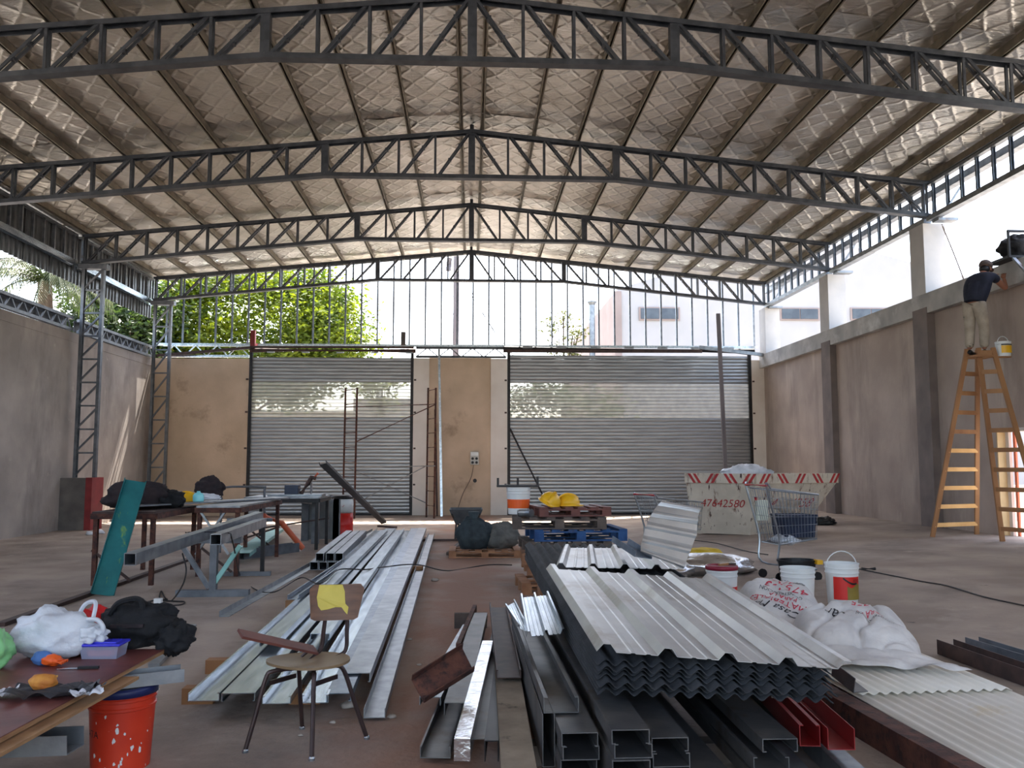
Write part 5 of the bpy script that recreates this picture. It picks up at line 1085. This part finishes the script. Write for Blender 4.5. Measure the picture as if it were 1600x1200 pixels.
# wheelbarrow, sacks on pallet
p = P(755,872); pallet((p.x+.03,p.y+.45,0), 1.2,.9,.12, .0, 'pallet_wood', 'low timber pallet under the dark green sacks')
zz = .122; c = V((P(752,860).x,p.y+.45,zz))
t = thing('sack', c+V((-.12,-.1,0)), 'dark green sack tied at the top on the low pallet', 'sack', 'sacks on the low pallet')
cc_ = c+V((-.14,-.1,0)); MB().blob(cc_+V((0,0,.24)), (.3,.22,.27), .2, 2, 101, zz, fold=.15, nu=32, nv=18).build('body', 'sack_green', t); MB().lathe([(.17,.40),(.06,.5),(.1,.62),(.0001,.6)], cc_, 14).build('tied_neck', 'sack_green', t, True)
one(MB().blob(c+V((.33,0,.2)), (.3,.24,.22), .25, 2, 103, zz, fold=.2, nu=32, nv=18), 'sack', 'grey_cloth', 'grey slumped sack right of the tied green sack', 'sack', 'sacks on the low pallet')
w0 = P(728,842); t = thing('wheelbarrow', w0, 'grey steel wheelbarrow tray behind the dark green sacks', 'wheelbarrow')
c = V((w0.x,w0.y,0)); b = MB(); b.add([c+V(p_) for p_ in ((-.22,-.3,.33),(.22,-.3,.33),(.22,.35,.33),(-.22,.35,.33),(-.34,-.45,.62),(.34,-.45,.62),(.34,.5,.62),(-.34,.5,.62))], [(3,2,1,0),(0,1,5,4),(1,2,6,5),(2,3,7,6),(3,0,4,7)]); b.build('tray', 'wheelbarrow', t).modifiers.new('thickness','SOLIDIFY').thickness = .012
for s in (-1, 1): MB().tube([c+V((s*.28,-.75,.55)),c+V((s*.2,.2,.3)),c+V((s*.05,.75,.2))], .018, 6).build('handle', 'black_steel', t); MB().tube([c+V((s*.2,-.3,.33)),c+V((s*.22,-.35,.0))], .018, 6).build('leg', 'black_steel', t)
MB().tube([c+V((-.03,.75,.2)),c+V((.03,.75,.2))], .2, 16).build('wheel', 'tub_black', t)
one(MB().bar(F_(700,868,.03),F_(735,838,.05),.06,.05), 'timber_batten', 'pallet_dark', 'dark timber batten on the floor left of the sacks', 'batten')
one(MB().bar((c.x-1.1,w0.y-.6,.03),(c.x+.2,w0.y-.6,.03),.05,.04), 'steel_bar', 'brown_steel', 'thin brown bar on the floor left of the wheelbarrow', 'bar')
# tall pole before the right shutter
pb, pt2 = P(1134,745,Y=21.5), P(1122,490,Y=21.5); one(MB().bar((pb.x+.03,21.5,fz(6)),pt2,.09,.07), 'timber_prop', 'pole_wood', 'tall weathered timber prop standing behind the skip before the right shutter', 'prop')
# ================================================================== LADDER AND PERSON
zf_ = fz(8.6); LT = V((8.34,13.72,3.32))
def fr3(p): return V(p)
t = thing('step_ladder', V((8.5,14.1,zf_)), 'tall wooden A-frame step ladder standing by the right wall', 'ladder')
feetL = [(V((7.94,14.67,zf_)), LT+V((-.16,.05,.12))), (V((8.92,15.0,zf_)), LT+V((.06,.12,.12)))]
feetR = [(V((8.60,13.75,zf_)), LT+V((-.06,-.1,.12))), (V((8.87,13.0,zf_)), LT+V((.17,-.12,.12)))]
for nm_, pr, n in (('front',feetL,9),('rear',feetR,9)):
    for f_, tp_ in pr: MB().bar(f_,tp_,.075,.035,up=(0,1,0)).build('rail', 'wood', t)
    for i in range(n+1):
        q = .075+i*(.985-.075)/n-.01; a, b_ = pr[0][0].lerp(pr[0][1],q), pr[1][0].lerp(pr[1][1],q)
        MB().bar(a,b_,.03,.07).build('rung', 'wood_light' if (nm_ == 'front' and i < 5) else 'wood', t)
MB().box((LT.x-.17,LT.y-.17,LT.z-.035),(LT.x+.19,LT.y+.17,LT.z)).build('platform', 'wood', t)
bk_ = V((LT.x+.36,LT.y-.1,LT.z-.02)); bt = bucket('paint_bucket', bk_, .12, .24, 'bucket_white', 'white bucket with a yellow label hung on the ladder top', handle=.3)
MB().add([on_cyl(bk_,.122,-PI/2+(-.8+i*.08),z)(0,0) for i in range(21) for z in (.05,.17)], [(2*i,2*i+2,2*i+3,2*i+1) for i in range(20)]).build('label', 'yellow', bt)
MB().add([on_cyl(bk_,.124,-PI/2+(-.8+i*.08),z)(0,0) for i in range(21) for z in (.175,.195)], [(2*i,2*i+2,2*i+3,2*i+1) for i in range(20)]).build('label_band', 'tub_black', bt)
MB().bar(bk_+V((-.2,0,-.01)),bk_+V((.1,0,-.01)),.1,.02).build('hook_shelf', 'wood', t)
# person
fd = V((.88,.47,0)).normalized(); rg = V((fd.y,-fd.x,0))
O = V((LT.x-.02,LT.y-.02,LT.z)); pe = thing('person', O, 'person in a dark t-shirt, cap and paint-stained trousers reaching up from the ladder', 'person')
def skin(verts, edges, name, mt, parent, sub=2, root=0):
    base = V(parent.location)
    if parent.parent: base = base+V(parent.parent.location)
    me = bpy.data.meshes.new(name); me.from_pydata([V(v[0])-base for v in verts], edges, []); me.update(); me.materials.append(MATS[mt])
    o = bpy.data.objects.new(name, me); COL.objects.link(o); o.parent = parent
    md = o.modifiers.new('skin', 'SKIN'); md.use_smooth_shade = True
    for i, v in enumerate(verts):
        r = v[1]; r = (r, r) if not isinstance(r, tuple) else r
        me.skin_vertices[0].data[i].radius = r; me.skin_vertices[0].data[i].use_root = (i == root)
    s = o.modifiers.new('subdivision', 'SUBSURF'); s.levels = sub; s.render_levels = sub
    return o
U = V((0,0,1))
def B(f, r, z): return O+fd*f+rg*r+U*z
hip = B(-.04,0,.90)
kneeR, ankR = B(.06,.09,.47), B(.03,.09,.09); kneeL, ankL = B(-.03,-.10,.47), B(-.07,-.1,.1)
waist = B(.02,0,1.02); chest = B(.13,0,1.22); neckb = B(.23,0,1.38); headc = B(.34,0,1.49); headt = B(.37,0,1.58)
shR, shL = B(.19,.18,1.33), B(.19,-.18,1.33)
elR, elL = B(.52,.22,1.13), B(.50,-.2,1.16); wrR, wrL = B(.66,.12,1.34), B(.66,-.1,1.36)
body = [(hip,.1),(B(-.04,.09,.84),.08),(kneeR,.06),(ankR,.042),(B(-.04,-.09,.84),.085),(kneeL,.06),(ankL,.042),(waist,.095),(chest,.1),(neckb,.058),(B(.30,0,1.43),.056),(headc,(.078,.088)),(headt,(.07,.08)),
        (shR,.062),(elR,.043),(wrR,.030),(shL,.062),(elL,.043),(wrL,.030)]
be = [(0,1),(1,2),(2,3),(0,4),(4,5),(5,6),(0,7),(7,8),(8,9),(9,10),(10,11),(11,12),(8,13),(13,14),(14,15),(8,16),(16,17),(17,18)]
bo = skin(body, be, 'body', 'skin', pe)
shirt = [(B(-.04,0,.86),.15),(waist,.165),(chest,.18),(B(.2,0,1.33),.12),(shR,.085),(shR.lerp(elR,.45),.07),(shL,.085),(shL.lerp(elL,.45),.07)]
skin(shirt, [(0,1),(1,2),(2,3),(2,4),(4,5),(2,6),(6,7)], 'shirt', 'shirt', pe, root=1)
tr = [(B(-.02,0,.98),.135),(B(-.04,.09,.80),.118),(kneeR,.085),(ankR+U*.02,.072),(B(-.04,-.09,.80),.118),(kneeL,.085),(ankL+U*.02,.072)]
skin(tr, [(0,1),(1,2),(2,3),(0,4),(4,5),(5,6)], 'trousers', 'trousers', pe)
for a in (ankR, ankL):
    skin([(a-U*.02-fd*.03,.045),(a-U*.055+fd*.06,(.045,.032)),(a-U*.062+fd*.15,(.036,.022))], [(0,1),(1,2)], 'shoe', 'tub_black', pe)
# hands: palm with five fingers closing on the strut
for wr_, s in ((wrR,1),(wrL,-1)):
    up_d = (wr_-(elR if s > 0 else elL)).normalized(); sd2 = rg*s; hv = [(wr_,.026),(wr_+up_d*.045,(.036,.02)),(wr_+up_d*.085,(.038,.018))]; he = [(0,1),(1,2)]
    for k in range(4):
        o_ = rg*((k-1.5)*.021); L_ = (.07,.08,.075,.06)[k]; i = len(hv); b0 = wr_+up_d*.09+o_
        hv += [(b0,.010),(b0+up_d*L_*.5+fd*.01,.009),(b0+up_d*L_*.6+fd*.035,.008)]; he += [(2,i),(i,i+1),(i+1,i+2)]
    i = len(hv); hv += [(wr_+up_d*.04-sd2*.04,.011),(wr_+up_d*.075-sd2*.055+fd*.02,.009)]; he += [(1,i),(i,i+1)]
    skin(hv, he, 'hand', 'skin', pe)
b = MB(); b.lathe([(.108,0),(.108,.03),(.095,.075),(.06,.105),(.0001,.115)], (0,0,0), 20, 1.08, .95); hr = (headt-headc).normalized()
R_ = Matrix.Translation(headc+U*.035) @ Matrix.Rotation(math.atan2(fd.y,fd.x),4,'Z') @ Matrix.Rotation(.45,4,'Y')
b.xf(R_); cp = b.build('cap', 'cap', pe, True); MB().lathe([(.0001,.0),(.09,0),(.09,.008),(.0001,.008)], (.1,0,.005), 16, .9, .85).xf(R_).build('visor', 'cap', cp)
MB().blob(headc+fd*.095-U*.035, (.016,.014,.022), 0, 1, 1, nu=10, nv=6).build('nose', 'skin', pe)
for s in (-1, 1):
    MB().blob(headc+fd*.08+rg*.035*s-U*.005, (.012,.012,.009), 0, 1, 1, nu=8, nv=6).build('eye', 'tub_black', pe); MB().blob(headc+rg*.088*s-U*.015, (.018,.01,.03), 0, 1, 1, nu=8, nv=6).build('ear', 'skin', pe)
MB().bar(headc+fd*.082-U*.065-rg*.022,headc+fd*.082-U*.065+rg*.022,.008,.006).build('mouth', 'cart_red', pe)
MB().blob(headc-fd*.035-U*.01, (.085,.085,.07), .1, 3, 3, nu=16, nv=10).build('hair', 'tub_black', pe)
# black plate with bundle on the wall top, and its strut
YP = 13.95; a = P(1556,413,Y=YP); t = thing('equipment_bracket', V((XR,YP,4.94)), 'black steel plate carrying a dark bundle on top of the right wall', 'bracket')
MB().box((a.x,YP-.35,4.945),(9.55,YP+.25,4.985)).build('plate', 'black_steel', t); MB().box((a.x,YP-.37,4.945),(a.x+.03,YP-.33,5.4)).build('end_post', 'black_steel', t); MB().bar((a.x,YP-.35,5.39),(9.5,YP-.35,5.39),.03,.04).build('top_bar', 'black_steel', t)
one(MB().blob((9.22,YP-.05,5.18), (.27,.22,.2), .3, 2.4, 111, 4.987, fold=.3, nu=36, nv=18), 'tarpaulin_bundle', 'black_cloth', 'black bundled tarpaulin on the bracket above the worker', 'bundle')
one(MB().bar((8.94,YP-.36,4.93),(8.98,12.9,4.2),.06,.03), 'bracket_strut', 'galv_dull', 'grey diagonal strut below the bracket beside the worker', 'strut')
cable([(XR+.3,16.4,6.3),(XR+.42,16.2,5.6),(XR+.44,15.9,4.95)], 'thin grey cable hanging beside the nearer white pier', .012, 'cable_grey')
